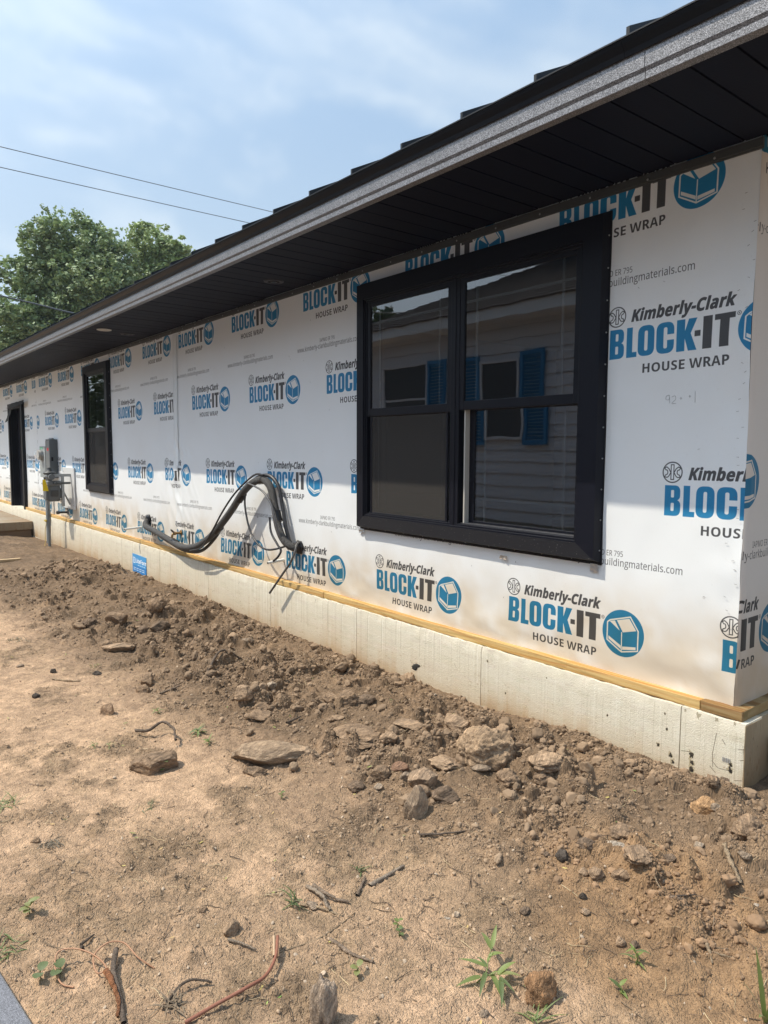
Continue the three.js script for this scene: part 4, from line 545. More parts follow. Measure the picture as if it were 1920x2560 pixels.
// ------------------------------------------------------------------ neighbour's house across the yard (seen in the window glass)
{
  const n = thing('neighbour_house', 'pale grey sided house with bright blue shutters mirrored in the large window', 'house', [-6, 0, 5.25]);
  const siding = std([0.60, 0.61, 0.65], 0.7), roofN = std([0.07, 0.055, 0.052], 0.9), white = std([0.70, 0.70, 0.70], 0.6), blue = std([0.03, 0.20, 0.42], 0.6), pane = std([0.075, 0.08, 0.09], 0.35);
  const X0 = -5.6, X1 = 6.0, EY = 3.44;
  part('wall', box(X0 + 0.05, X1 - 0.05, -0.1, EY, 0.03, 8), siding, n);
  for (let i = 0; i < 18; i++) { const y = 0.45 + i * 0.182; part('siding_board', extrudeX([[-0.004, y], [0.018, y + 0.178], [0.03, y + 0.178], [0.03, y]], X0 + 0.01 * (i % 3), X1), siding, n); }
  part('footing', box(X0 + 0.02, X1 - 0.02, -0.3, 0.45, 0.012, 0.03), std([0.3, 0.29, 0.27], 0.9), n);
  part('eave', merge([box(X0 - 0.35, X1 + 0.35, EY, EY + 0.02, -0.38, 0.05), box(X0 - 0.35, X1 + 0.35, EY, EY + 0.16, -0.40, -0.38)]), white, n);
  const e = [X0 - 0.4, X1 + 0.4, -0.42, 8.4], r = [X0 + 3.8, X1 - 3.8], ry = EY + 0.16 + 4.4 * 0.46, ye = EY + 0.16, zm = 4.0;
  const q = [[e[0], ye, e[2]], [e[1], ye, e[2]], [e[1], ye, e[3]], [e[0], ye, e[3]], [r[0], ry, zm], [r[1], ry, zm]], f = [[0, 1, 5], [0, 5, 4], [1, 2, 5], [2, 3, 4], [2, 4, 5], [3, 0, 4]], pos = []; f.forEach(t => t.forEach(k => pos.push(...q[k]))); const g = new THREE.BufferGeometry(); g.setAttribute('position', new THREE.Float32BufferAttribute(pos, 3)); g.computeVertexNormals(); const roof = part('roof', g, std([0.06, 0.048, 0.045], 0.9, { side: THREE.DoubleSide }), n);
  for (let i = 0; i < 26; i++) { const z = e[2] + i * 0.16, y = ye + i * 0.16 * 0.459, k = (z - e[2]) / (zm - e[2]); part('shingle_course', box(lerp(e[0], r[0], k) + 0.05, lerp(e[1], r[1], k) - 0.05, y - 0.006, y + 0.012, z - 0.012, z + 0.10).rotateX(0), roofN, roof); }
  const stack = part('chimney', merge([box(-2.15, -1.85, ye + 0.5, ye + 1.75, 2.0, 2.3), box(-2.2, -1.8, ye + 1.75, ye + 1.85, 1.95, 2.35)]), std([0.05, 0.05, 0.055], 0.8), n);
  for (const [wx, wy, ww, wh] of [[-1.83, 1.74, 0.70, 1.12], [-4.25, 1.85, 1.1, 1.12], [1.6, 1.74, 0.9, 1.12], [3.6, 1.74, 0.8, 1.12]]) { const w = new THREE.Group(); w.name = 'window'; n.add(w); w.position.set(wx, wy, -0.022);
    part('frame', ring([-0.045, ww + 0.045, -0.045, wh + 0.045], [0, ww, 0, wh], -0.03, 0.02), siding, w); part('pane', box(0, ww, 0, wh, 0.0, 0.01), pane, w); part('rail', box(0, ww, wh / 2 - 0.02, wh / 2 + 0.02, -0.012, 0.0), siding, w); }
  for (const [sx, sy] of [[-1.06, 1.62], [-2.30, 1.62], [-3.10, 1.66], [2.56, 1.62], [1.10, 1.62]]) { const s = new THREE.Group(); s.name = 'shutter'; n.add(s); s.position.set(sx, sy, -0.01); part('shutter_frame', ring([0, 0.42, 0, 1.36], [0.05, 0.37, 0.06, 1.30], -0.055, -0.012), blue, s); const sl = []; for (let k = 0; k < 24; k++) sl.push(new THREE.BoxGeometry(0.32, 0.042, 0.008).rotateX(-0.6).translate(0.21, 0.09 + k * 0.0515, -0.032)); part('slats', merge(sl), blue, s); }
}

// ------------------------------------------------------------------ trees
const bark = std([0.09, 0.075, 0.06], 0.95);
function tree(label, x, z, blobs, trunkH, seed, leafCount, leafSize, tone, limbs) {
  const t = thing('tree', label, 'tree', [x, 0, z], undefined), R = rng(seed), wood = [];
  wood.push(tube([[0, -0.3, 0], [0.1, trunkH * 0.5, 0.05], [0, trunkH, 0]], 0.30, 20, 10, 0.2));
  for (const [bx, by, bz, br] of blobs) wood.push(tube([[0, trunkH * 0.8, 0], [bx * 0.35, lerp(trunkH, by, 0.45), bz * 0.35], [bx * 0.8, lerp(trunkH, by, 0.85), bz * 0.8], [bx, by + br * 0.5, bz]], 0.13, 20, 7, 0.015));
  part('trunk', merge(wood), bark, t);
  const pos = [], col = [], nor = []; const a = V(0, 0, 0), n = V(0, 0, 0), u = V(0, 0, 0), w = V(0, 0, 0);
  const tot = blobs.reduce((s, b) => s + b[3] ** 2, 0);
  for (const [bx, by, bz, br] of blobs) {
    const nc = Math.round(95 * (br / 1.2) ** 2), cl = [];
    for (let i = 0; i < nc; i++) { a.set(R() * 2 - 1, R() * 2 - 1, R() * 2 - 1); if (a.lengthSq() > 1) { i--; continue; } const l = a.length(); a.multiplyScalar((0.55 + 0.5 * R()) / Math.max(0.3, Math.pow(l, 0.6))); cl.push([a.x, a.y * 1.08, a.z, 0.11 + 0.17 * R(), 0.72 + 0.5 * R()]); }
    const m = Math.round(leafCount * br * br / tot / nc);
    for (const [cx, cy, cz, cr, ct] of cl) for (let i = 0; i < m; i++) {
      const g = () => (R() + R() + R() - 1.5) * 0.9; let px = bx + (cx + cr * g()) * br, py = by + (cy + cr * g() * 0.8) * br, pz = bz + (cz + cr * g()) * br;
      n.set(R() * 2 - 1, R() * 1.2 + 0.1, R() * 2 - 1).normalize(); u.set(R() - 0.5, R() - 0.9, R() - 0.5).cross(n).normalize(); w.crossVectors(n, u);
      const s = leafSize * (0.6 + 0.8 * R()), k = 0.6;
      const P = (p, q) => [px + u.x * p * s + w.x * q * s, py + u.y * p * s + w.y * q * s, pz + u.z * p * s + w.z * q * s];
      const A = P(-1, 0), B = P(0, k), C = P(1, 0), D = P(0, -k); pos.push(...A, ...C, ...B, ...A, ...D, ...C);
      const sh = ct * (0.8 + 0.4 * R()), c = [tone[0] * sh, tone[1] * sh, tone[2] * sh]; for (let q = 0; q < 6; q++) { col.push(...c); nor.push(n.x, n.y, n.z); }
    }
  }
  const g = new THREE.BufferGeometry(); g.setAttribute('position', new THREE.Float32BufferAttribute(pos, 3)); g.setAttribute('color', new THREE.Float32BufferAttribute(col, 3)); g.setAttribute('normal', new THREE.Float32BufferAttribute(nor, 3));
  part('crown', g, new THREE.MeshPhysicalMaterial({ vertexColors: true, roughness: 0.75, transmission: 0.35, thickness: 0, side: THREE.DoubleSide }), t); return t;
}
// directions from the camera: bearing from the wall line and height above the horizon
const spot = (az, d) => [-d * Math.cos(az * Math.PI / 180), 3 - d * Math.sin(az * Math.PI / 180)];
function blobsAt(cx, cz, list, d0) { return list.map(([az, el, r, dd = 0]) => { const [x, z] = spot(az, d0 + dd); return [x - cx, 1.55 + (d0 + dd) * Math.tan(el * Math.PI / 180) / 1, z - cz, r]; }); }
{
  let [x, z] = spot(15.6, 34);
  tree('large broad tree rising behind the far end of the roof', x, z, blobsAt(x, z, [[13.3, 13.9, 1.0], [14.9, 14.6, 1.15], [16.6, 14.4, 1.1], [18.0, 13.2, 1.25], [12.3, 11.6, 0.95], [14.3, 11.6, 1.7, 0.5], [16.6, 11.6, 1.8, -0.5], [18.6, 11.0, 1.4], [11.6, 9.0, 1.0, -0.6], [13.2, 8.4, 1.5], [15.5, 8.6, 1.7], [18, 8.8, 1.6], [11.2, 7.4, 0.9], [10.9, 11.9, 0.35], [12.3, 6.4, 1.2]], 34), 2.6, 101, 62000, 0.085, [0.25, 0.335, 0.145]);
  [x, z] = spot(21.6, 37);
  tree('lighter green tree to the right of the large tree, above the roof edge', x, z, blobsAt(x, z, [[20.7, 14.5, 1.25], [21.9, 13.4, 1.25], [23.2, 13.6, 1.1], [24.4, 12.6, 0.8], [20.2, 12.4, 1.2], [22.3, 11.6, 1.6], [24.0, 11.0, 1.3], [20.8, 9.8, 1.6], [23, 9.2, 1.6]], 37), 2.6, 202, 38000, 0.09, [0.30, 0.385, 0.16]);
  [x, z] = spot(9.9, 42);
  tree('small dark tree peeping over the far eave at the left edge', x, z, blobsAt(x, z, [[10.2, 8.6, 0.6], [10.7, 7.2, 0.7], [9.5, 7.4, 1.1], [9.9, 5.8, 1.3]], 42), 1.8, 303, 4200, 0.10, [0.17, 0.225, 0.11]);
  tree('tree behind the neighbouring house, mirrored at the window\'s upper left', -27, 18.5, [[0, 6.6, 0, 1.4], [0.8, 5.4, 0.3, 1.5], [-1, 5.2, 0, 1.7], [0, 7.6, 0.2, 0.7]], 2.8, 404, 7000, 0.14, [0.07, 0.11, 0.04]);
  tree('broad leafy tree across the yard, mirrored in the narrow window', -27, 8.5, [[0, 3.2, 0, 2.0], [2.2, 2.6, 1.2, 1.8], [-1.5, 4.6, -0.6, 1.9], [1.2, 5.0, 1.0, 1.9], [-2.6, 2.6, -1.4, 1.8], [3.2, 4.2, 2.2, 1.6], [0.5, 7.0, 0, 2.0], [-2.0, 6.6, -1.2, 1.9], [2.4, 6.6, 1.8, 1.8], [-0.5, 8.8, -0.2, 1.6], [-3.6, 4.6, -2.2, 1.7]], 1.6, 505, 26000, 0.13, [0.10, 0.15, 0.055]);
}

const ROCKS = [
  ['stone',-8.775,0.824,0.158,0.117,'rounded tan stone farthest up the bank, below the meters',[0.34, 0.24, 0.16]],
  ['rock',-6.346,1.287,0.139,0.080,'pale rock at the left end of the far lumpy heap',[0.305, 0.218, 0.145]],
  ['soil_clump',-6.322,1.217,0.117,0.076,'dark soil clump against the pale rock of the far heap',[0.15, 0.108, 0.075]],
  ['rock',-6.040,1.065,0.201,0.107,'broad brown rock in the middle of the far heap',[0.235, 0.165, 0.108]],
  ['soil_clump',-5.911,0.766,0.146,0.124,'peaked clump of soil rising highest on the far heap',[0.235, 0.165, 0.108]],
  ['rock',-5.598,0.880,0.186,0.096,'rounded dark rock in front of the peaked soil clump',[0.15, 0.108, 0.075]],
  ['soil_clump',-5.665,0.723,0.085,0.055,'small rounded clump right of the peaked soil clump',[0.235, 0.165, 0.108]],
  ['soil_clump',-5.704,0.969,0.097,0.066,'lumpy clump left of the rounded dark rock on the far heap',[0.15, 0.108, 0.075]],
  ['soil_clump',-5.326,0.837,0.074,0.052,'small clump low on the right slope of the far heap',[0.15, 0.108, 0.075]],
  ['soil_clump',-5.284,0.784,0.087,0.064,'crumbly clump right of the far heap, toward the concrete',[0.235, 0.165, 0.108]],
  ['rock',-5.420,1.246,0.272,0.058,'long pale slab shaped like a boot, in front of the far heap',[0.305, 0.218, 0.145]],
  ['soil_clump',-5.612,1.307,0.132,0.063,'brown clump tucked behind the boot shaped slab',[0.235, 0.165, 0.108]],
  ['soil_clump',-4.990,0.843,0.076,0.055,'upright little clump below the bundle\'s hanging cable end',[0.235, 0.165, 0.108]],
  ['soil_clump',-4.912,0.460,0.112,0.058,'grey clump near the concrete below the right end of the bundle',[0.27, 0.21, 0.155]],
  ['stone',-5.204,1.783,0.054,0.035,'small black stone alone on the pale sand at far left',[0.07, 0.058, 0.048]],
  ['stone',-4.980,1.553,0.065,0.033,'small oval black stone right of the other black one',[0.07, 0.058, 0.048]],
  ['stone',-4.739,1.991,0.058,0.034,'dark ragged crumb nearest the left edge on the sand',[0.07, 0.058, 0.048]],
  ['stone',-5.502,1.932,0.054,0.024,'flat grey stone near the left edge beyond the black ones',[0.27, 0.21, 0.155]],
  ['rock',-4.171,1.736,0.081,0.084,'upright pointed stone alone on the sand casting a shadow',[0.34, 0.24, 0.16]],
  ['soil_clump',-4.519,1.365,0.102,0.081,'rough round clump above the flat embedded stone',[0.235, 0.165, 0.108]],
  ['soil_clump',-4.413,1.439,0.086,0.058,'cracked clump just below the rough round one',[0.235, 0.165, 0.108]],
  ['rock',-3.330,1.775,0.249,0.110,'wide flat brown stone sunk in the sand with a root on it',[0.235, 0.165, 0.108]],
  ['boulder',-3.014,1.273,0.430,0.120,'largest slab, a long tapering grey boulder left of the pile',[0.3, 0.222, 0.152]],
  ['soil_clump',-2.945,1.439,0.108,0.054,'crumbly clump at the near foot of the largest slab',[0.235, 0.165, 0.108]],
  ['rock',-3.700,1.101,0.133,0.077,'angular pale faced rock up behind the largest slab',[0.305, 0.218, 0.145]],
  ['soil_clump',-3.604,1.044,0.097,0.053,'brown clump beside the angular pale faced rock',[0.235, 0.165, 0.108]],
  ['soil_clump',-3.489,1.107,0.172,0.048,'double lumped clod behind the largest slab',[0.235, 0.165, 0.108]],
  ['stone',-3.775,0.870,0.063,0.042,'small light grey stone up the bank behind the largest slab',[0.36, 0.29, 0.22]],
  ['soil_clump',-3.296,0.646,0.132,0.077,'big rounded clod on the crest of the pile',[0.235, 0.165, 0.108]],
  ['soil_clump',-3.232,0.558,0.097,0.053,'dark clod right of the big crest clod',[0.15, 0.108, 0.075]],
  ['soil_clump',-3.384,0.699,0.098,0.054,'smaller clod left of the big crest clod',[0.235, 0.165, 0.108]],
  ['rock',-3.130,0.825,0.097,0.030,'flat pale stone on the left flank of the pile',[0.305, 0.218, 0.145]],
  ['soil_clump',-2.858,0.869,0.293,0.051,'long ridge of packed soil across the middle of the pile',[0.235, 0.165, 0.108]],
  ['rock',-2.718,0.662,0.168,0.038,'low pale crusted clod right of the packed ridge',[0.305, 0.218, 0.145]],
  ['soil_clump',-2.686,0.818,0.088,0.043,'flat faced clod below the packed ridge',[0.305, 0.218, 0.145]],
  ['boulder',-2.200,0.633,0.250,0.177,'tall rough boulder of packed soil at the right of the pile',[0.3, 0.215, 0.14]],
  ['rock',-2.521,0.521,0.125,0.068,'pale knobbly clod behind the tall rough boulder',[0.305, 0.218, 0.145]],
  ['rock',-2.169,0.706,0.111,0.031,'low smooth stone under the tall rough boulder',[0.27, 0.21, 0.155]],
  ['soil_clump',-2.010,0.703,0.107,0.071,'rounded brown clod in front of the tall rough boulder',[0.235, 0.165, 0.108]],
  ['rock',-2.254,0.966,0.143,0.096,'large squarish grey stone at the front of the pile',[0.275, 0.2, 0.137]],
  ['rock',-2.135,1.131,0.106,0.158,'tall coarse grey stone standing lowest in front of the pile',[0.3, 0.225, 0.158]],
  ['soil_clump',-2.106,0.987,0.100,0.060,'dark clod right of the tall coarse grey stone',[0.15, 0.108, 0.075]],
  ['rock',-2.205,1.035,0.076,0.068,'clod wedged between squarish and tall grey stones',[0.235, 0.165, 0.108]],
  ['rock',-2.464,1.046,0.112,0.064,'rounded brown stone left of the squarish grey stone',[0.235, 0.165, 0.108]],
  ['rock',-2.417,0.978,0.085,0.047,'reddish stone between the rounded brown and squarish stones',[0.24, 0.145, 0.095]],
  ['rock',-2.335,1.005,0.063,0.059,'wedge shaped grey stone leaning on the squarish one',[0.27, 0.21, 0.155]],
  ['soil_clump',-2.484,1.172,0.075,0.043,'hollowed dark clod at the left front of the pile',[0.15, 0.108, 0.075]],
  ['stone',-2.408,1.107,0.046,0.031,'little light stone at the foot of the pile',[0.36, 0.29, 0.22]],
  ['soil_clump',-2.475,1.088,0.055,0.040,'clod beside the rounded brown stone at the pile\'s foot',[0.235, 0.165, 0.108]],
  ['soil_clump',-2.313,0.792,0.122,0.043,'broad flat pale crust on the right half of the pile',[0.305, 0.218, 0.145]],
  ['rock',-1.283,0.403,0.109,0.066,'smooth orange brown stone close to the house corner',[0.37, 0.23, 0.12]],
  ['boulder',-1.108,0.442,0.119,0.065,'rounded brown clod lump right of the orange stone',[0.235, 0.165, 0.108]],
  ['stone',-1.225,0.434,0.041,0.024,'small grey stone at the foot of the orange stone',[0.27, 0.21, 0.155]],
  ['soil_clump',-1.332,0.170,0.055,0.039,'dark clod against the concrete above the orange stone',[0.15, 0.108, 0.075]],
  ['soil_clump',-1.332,0.259,0.061,0.044,'brown clod against the concrete left of the dark one',[0.235, 0.165, 0.108]],
  ['soil_clump',-1.237,0.317,0.056,0.036,'clod wedged between orange stone and the corner',[0.15, 0.108, 0.075]],
  ['boulder',-1.924,0.534,0.161,0.061,'wide flat pale clod right of the tall rough boulder',[0.305, 0.218, 0.145]],
  ['soil_clump',-1.914,0.594,0.074,0.054,'block like clod below the wide flat pale one',[0.235, 0.165, 0.108]],
  ['rock',-1.497,0.846,0.072,0.031,'dark clod above the pointed dark chip',[0.15, 0.108, 0.075]],
  ['rock',-1.537,0.938,0.057,0.039,'pointed dark chip standing on the smooth soil',[0.07, 0.058, 0.048]],
  ['stone',-1.427,0.781,0.075,0.030,'whitish lump of rubble in the right hand clods',[0.4, 0.345, 0.28]],
  ['soil_clump',-1.436,0.705,0.108,0.035,'brown clod just above the whitish rubble',[0.235, 0.165, 0.108]],
  ['soil_clump',-1.294,0.836,0.103,0.037,'broad cracked clod on the right with deep shade beneath',[0.235, 0.165, 0.108]],
  ['soil_clump',-1.325,0.882,0.065,0.029,'clod leaning on the broad cracked one',[0.235, 0.165, 0.108]],
  ['soil_clump',-1.393,0.937,0.050,0.030,'rounded clod left of the leaning one',[0.235, 0.165, 0.108]],
  ['rock',-1.431,0.954,0.043,0.029,'squarish pale clod beside the rounded clod',[0.305, 0.218, 0.145]],
  ['rock',-1.244,0.711,0.053,0.028,'pyramid shaped dark clod right of the broad cracked one',[0.15, 0.108, 0.075]],
  ['stone',-1.203,0.599,0.040,0.026,'round pale pinkish stone below the orange stone',[0.36, 0.29, 0.22]],
  ['stone',-1.056,0.575,0.047,0.025,'grey stone near the right edge below the brown lump',[0.27, 0.21, 0.155]],
  ['stone',-0.959,0.690,0.021,0.012,'small bluish white pebble near the right edge',[0.4, 0.345, 0.28]],
  ['stone',-0.959,0.664,0.030,0.021,'brown crumb behind the bluish white pebble',[0.235, 0.165, 0.108]],
  ['stone',-1.594,0.952,0.028,0.017,'small dark crumb left of the pointed dark chip',[0.15, 0.108, 0.075]],
  ['stone',-1.209,0.819,0.020,0.012,'tiny pale stone under the broad cracked clod',[0.36, 0.29, 0.22]],
  ['stone',-1.361,1.055,0.027,0.027,'black crumb on the bare soil right of centre',[0.07, 0.058, 0.048]],
  ['stone',-1.318,1.106,0.034,0.017,'pale topped crumb below the black crumb',[0.305, 0.218, 0.145]],
  ['soil_clump',-1.459,1.233,0.041,0.018,'mossy crumb on the grey soil below the pile',[0.15, 0.108, 0.075]],
  ['stone',-1.171,1.128,0.036,0.034,'pale flaky clod above the green sprig',[0.305, 0.218, 0.145]],
  ['stone',-1.133,1.105,0.026,0.025,'dark clod right of the pale flaky clod',[0.15, 0.108, 0.075]],
  ['boulder',-1.207,1.467,0.092,0.085,'double decked brown clod at bottom right, beside the large weed',[0.25, 0.145, 0.075]],
  ['stone',-2.962,2.397,0.038,0.025,'round brown stone at the left on bare sand',[0.235, 0.165, 0.108]],
  ['stone',-2.161,2.054,0.034,0.018,'brown pebble in the rough patch at bottom centre left',[0.235, 0.165, 0.108]],
  ['rock',-2.005,2.026,0.066,0.047,'broken grey brown clod in the rough patch at bottom centre',[0.305, 0.218, 0.145]],
  ['boulder',-1.522,1.993,0.069,0.157,'tall upright stone cut by the bottom edge of the photo',[0.33, 0.26, 0.2]],
  ['stone',-1.263,1.634,0.032,0.019,'round grey pebble below the large weed',[0.27, 0.21, 0.155]],
  ['stone',-1.945,1.756,0.043,0.029,'grey stone tangled in the dry roots',[0.27, 0.21, 0.155]],
  ['stone',-1.610,1.445,0.026,0.010,'small white egg shaped pebble at lower centre',[0.4, 0.345, 0.28]],
  ['stone',-1.605,1.406,0.025,0.018,'buff pebble behind the white egg shaped one',[0.36, 0.29, 0.22]]
];
const SPOT = {
  stickA: [[-1.906, 1.539], [-1.912, 1.457], [-1.919, 1.374]],
  stickB: [[-1.892, 1.606], [-1.95, 1.53]],
  stickC: [[-2.018, 1.212], [-1.949, 1.156], [-1.891, 1.082]],
  stickD: [[-1.772, 1.798], [-1.685, 1.791], [-1.603, 1.759]],
  longroot: [[-1.829, 1.953], [-1.805, 1.826], [-1.815, 1.723], [-1.826, 1.665]],
  rootL: [[-2.048, 1.712], [-1.954, 1.716], [-1.881, 1.727]],
  rootR: [[-2.021, 1.704], [-1.934, 1.691], [-1.881, 1.651]],
  rootM: [[-1.983, 1.779], [-1.923, 1.749], [-1.842, 1.704]],
  copper: [[-1.734, 2.298], [-1.73, 2.21], [-1.717, 2.122], [-1.735, 2.054], [-1.783, 1.992], [-1.856, 1.942]],
  peel: [[-1.86, 1.953], [-1.796, 1.989]],
  blackstick: [[-2.114, 2.357], [-2.034, 2.391], [-1.947, 2.404], [-1.845, 2.425]],
  loop: [[-1.999, 2.282], [-2.039, 2.314], [-2.109, 2.337], [-2.13, 2.377], [-2.115, 2.422], [-2.057, 2.427], [-2.055, 2.405], [-2.108, 2.42], [-2.169, 2.465], [-2.19, 2.504], [-2.157, 2.521], [-2.099, 2.518], [-2.064, 2.494]],
  orange: [[-2.043, 2.409], [-1.993, 2.411], [-1.91, 2.417], [-1.867, 2.433]],
  stickE: [[-1.964, 2.058], [-1.925, 2.029], [-1.877, 2.006]],
  stickF: [[-2.232, 2.428], [-2.244, 2.384]],
  stickF2: [[-2.205, 2.433], [-2.236, 2.426]],
  curlroot: [[-1.843, 2.306], [-1.858, 2.254], [-1.852, 2.215], [-1.828, 2.178]],
  stickG: [[-5.04, 1.828], [-4.954, 1.772], [-4.882, 1.694]],
  stickH: [[-4.375, 1.026], [-4.46, 0.873], [-4.462, 0.707]],
  stickI: [[-4.275, 1.382], [-4.3, 1.25]],
  stake: [[-10.324, 1.181], [-10.314, 1.019]],
  stickJ: [[-3.745, 1.723], [-3.684, 1.678], [-3.697, 1.597], [-3.566, 1.581], [-3.487, 1.605]],
  stickK: [[-3.312, 1.045], [-3.339, 0.936]],
  stickL: [[-1.12, 0.585], [-1.03, 0.65]],
  stickM: [[-1.229, 0.852], [-1.175, 0.876], [-1.131, 0.892]],
  stickN: [[-1.173, 0.953], [-1.115, 0.905], [-1.065, 0.873]],
  stickO: [[-1.12, 0.897], [-1.093, 0.823]],
  stickP: [[-0.976, 0.976], [-0.934, 1.021]],
  stickQ: [[-0.957, 0.985], [-0.894, 0.983]],
  weedBig: [[-1.347, 1.539]],
  weedR: [[-1.096, 1.163]],
  weedR2: [[-1.068, 1.284]],
  weedEdge: [[-0.749, 1.106]],
  grassBL: [[-1.175, 1.531]],
  leafA: [[-2.489, 2.518]],
  leafB: [[-2.167, 2.559]],
  leafC: [[-2.147, 2.508]],
  weedLeft: [[-2.363, 2.618]],
  grassL: [[-3.341, 2.429]],
  grassA: [[-6.237, 1.804]],
  weed1: [[-3.578, 1.441]],
  weed2: [[-3.402, 1.459]],
  weed3: [[-3.736, 1.943]],
  weed3b: [[-3.686, 1.881]],
  weed4: [[-3.993, 1.505]],
  plantS: [[-3.261, 1.759]],
  grassC: [[-1.996, 1.795]],
  grassD: [[-2.974, 1.947]],
  plant1: [[-1.674, 1.603]],
  plant2: [[-1.643, 1.622]],
  weed5: [[-2.653, 1.459]],
  weed6: [[-1.593, 1.824]],
  rootclump: [[-1.824, 2.296]],
  moss: [[-2.911, 2.352]],
  metalA: [[-2.219, 2.657]],
  metalB: [[-2.022, 2.635]],
  grassE: [[-5.187, 1.503]],
  grassF: [[-2.007, 1.512]],
  clodpatch: [[-1.187, 1.233]]
};

// ------------------------------------------------------------------ loose stones and lumps of soil, one by one
const rockMats = {};
function rockMat(c) { const k = c.join(); return rockMats[k] ??= new THREE.MeshStandardMaterial({ color: new THREE.Color().setRGB(c[0] * 2.0, c[1] * 2.0, c[2] * 2.0), vertexColors: true, map: rockMap, roughness: 0.96, bumpMap: rockBump, bumpScale: 0.006 }); }
function rockGeo(seed, w, h, d, angular, detail, taper = 0) {
  const R = rng(seed), g0 = new THREE.IcosahedronGeometry(0.5, detail); g0.deleteAttribute('normal'); const uvs = g0.attributes.uv; const g = g0, p = g.attributes.position, planes = [];
  for (let i = 0; i < (angular ? 11 : 4); i++) planes.push([V(R() * 2 - 1, R() * 1.8 - 0.7, R() * 2 - 1).normalize(), angular ? 0.29 + 0.14 * R() : 0.36 + 0.1 * R()]);
  const o = R() * 50, v = V(0, 0, 0), col = new Float32Array(p.count * 3), A = angular ? 0.16 : 0.42, s = Math.max(w, h, d);
  for (let i = 0; i < p.count; i++) {
    v.fromBufferAttribute(p, i);
    for (const [n, c] of planes) { const q = v.dot(n) - c; if (q > 0) v.addScaledVector(n, -q * 0.92); }
    const n1 = fbm(v.x * 2.6 + o, v.y * 2.6, v.z * 2.6, 3), n2 = fbm(v.x * 8 + o, v.y * 8, v.z * 8, 4, 0.6), n3 = angular ? 0 : Math.max(0, fbm(v.x * 5 - o, v.y * 5, v.z * 5, 3));
    v.multiplyScalar(1 + A * n1 + (angular ? 0.085 : 0.15) * n2 + 0.16 * n3);
    if (taper) { const t = clamp(v.x + 0.5); v.y *= lerp(1.12, 0.35, t * t); v.z *= lerp(1.1, 0.4, t * t); }
    p.setXYZ(i, v.x * w * 1.06, Math.max(-0.36, v.y) * h * 1.25, v.z * d * 1.06);
    uvs.setXY(i, (v.x + v.z * 0.63) * s / 0.22 + o, (v.y + v.z * 0.41) * s / 0.22);
    const k = 0.92 + 0.5 * n1 + 0.55 * n2; col[i * 3] = k; col[i * 3 + 1] = k * (1 - 0.03 * n1); col[i * 3 + 2] = k * (1 - 0.08 * n1);
  }
  g.setAttribute('color', new THREE.BufferAttribute(col, 3));
  const uvKeep = g; const m = mergeVertices((() => { const q = new THREE.BufferGeometry(); q.setAttribute('position', p); q.setAttribute('color', g.attributes.color); q.setAttribute('uv', uvs); return q; })(), 1e-4); m.computeVertexNormals(); return m;
}
ROCKS.forEach(([n, x, z, w, h, label, c], i) => {
  const ang = n === 'rock' || n === 'stone' || label.includes('slab'), big = w > 0.2, slab = label.startsWith('largest slab');
  const g = rockGeo(900 + i * 13, w, h, w * (slab ? 0.5 : 0.68 + 0.25 * ((i * 7) % 5) / 5), ang, big ? 26 : w > 0.1 ? 14 : w > 0.05 ? 9 : 5, slab ? 1 : 0);
  const m = solo(n, g, rockMat(c), label, n === 'soil_clump' ? 'soil clump' : n);
  m.position.set(x, H(x, z) + h * 0.20, z); m.rotation.y = 0.9 + (big || label.includes('upright') ? 0 : ((i * 37) % 100) / 100 * 1.2 - 0.6);
});

// ------------------------------------------------------------------ loose soil: crumbs nobody could count
function scatter(name, label, geos, mat, count, place) {
  const R = rng(name.length * 97 + count), per = geos.map(() => []);
  let tries = 0; const m4 = new THREE.Matrix4(), q = new THREE.Quaternion(), e = new THREE.Euler();
  for (let n = 0; n < count && tries < count * 60; tries++) { const s = place(R); if (!s) continue; n++; per[Math.floor(R() * geos.length)].push(s); }
  geos.forEach((g, k) => { const l = per[k], im = new THREE.InstancedMesh(g, mat, l.length); im.name = numbered(name); im.userData = { kind: 'stuff', label };
    l.forEach((s, i) => { q.setFromEuler(e.set(...s.rot)); m4.compose(V(...s.pos), q, V(...s.scale)); im.setMatrixAt(i, m4); im.setColorAt(i, new THREE.Color().setRGB(...s.col)); });
    im.castShadow = im.receiveShadow = true; scene.add(im); });
}
const crumbMat = new THREE.MeshStandardMaterial({ color: 0xffffff, roughness: 0.97 });
const crumbGeos = [0, 1, 2, 3, 4, 5].map(k => { const g = rockGeo(70 + k * 5, 1, 0.8, 0.9, k % 3 === 0, 3); g.deleteAttribute('color'); return g; });
const lumpGeos = [0, 1, 2, 3].map(k => { const g = rockGeo(170 + k * 7, 1, 0.75, 0.9, k === 0, 6); g.deleteAttribute('color'); return g; });
const soilTone = (R, x, z) => { const m = clodMask(x, z), d = dampMask(x, z), k = 0.75 + 0.55 * R(); const a = [0.24, 0.166, 0.105], b = [0.36, 0.26, 0.172], c = [0.26, 0.165, 0.095]; return a.map((v, i) => lerp(lerp(b[i], v, m), c[i], d) * k); };
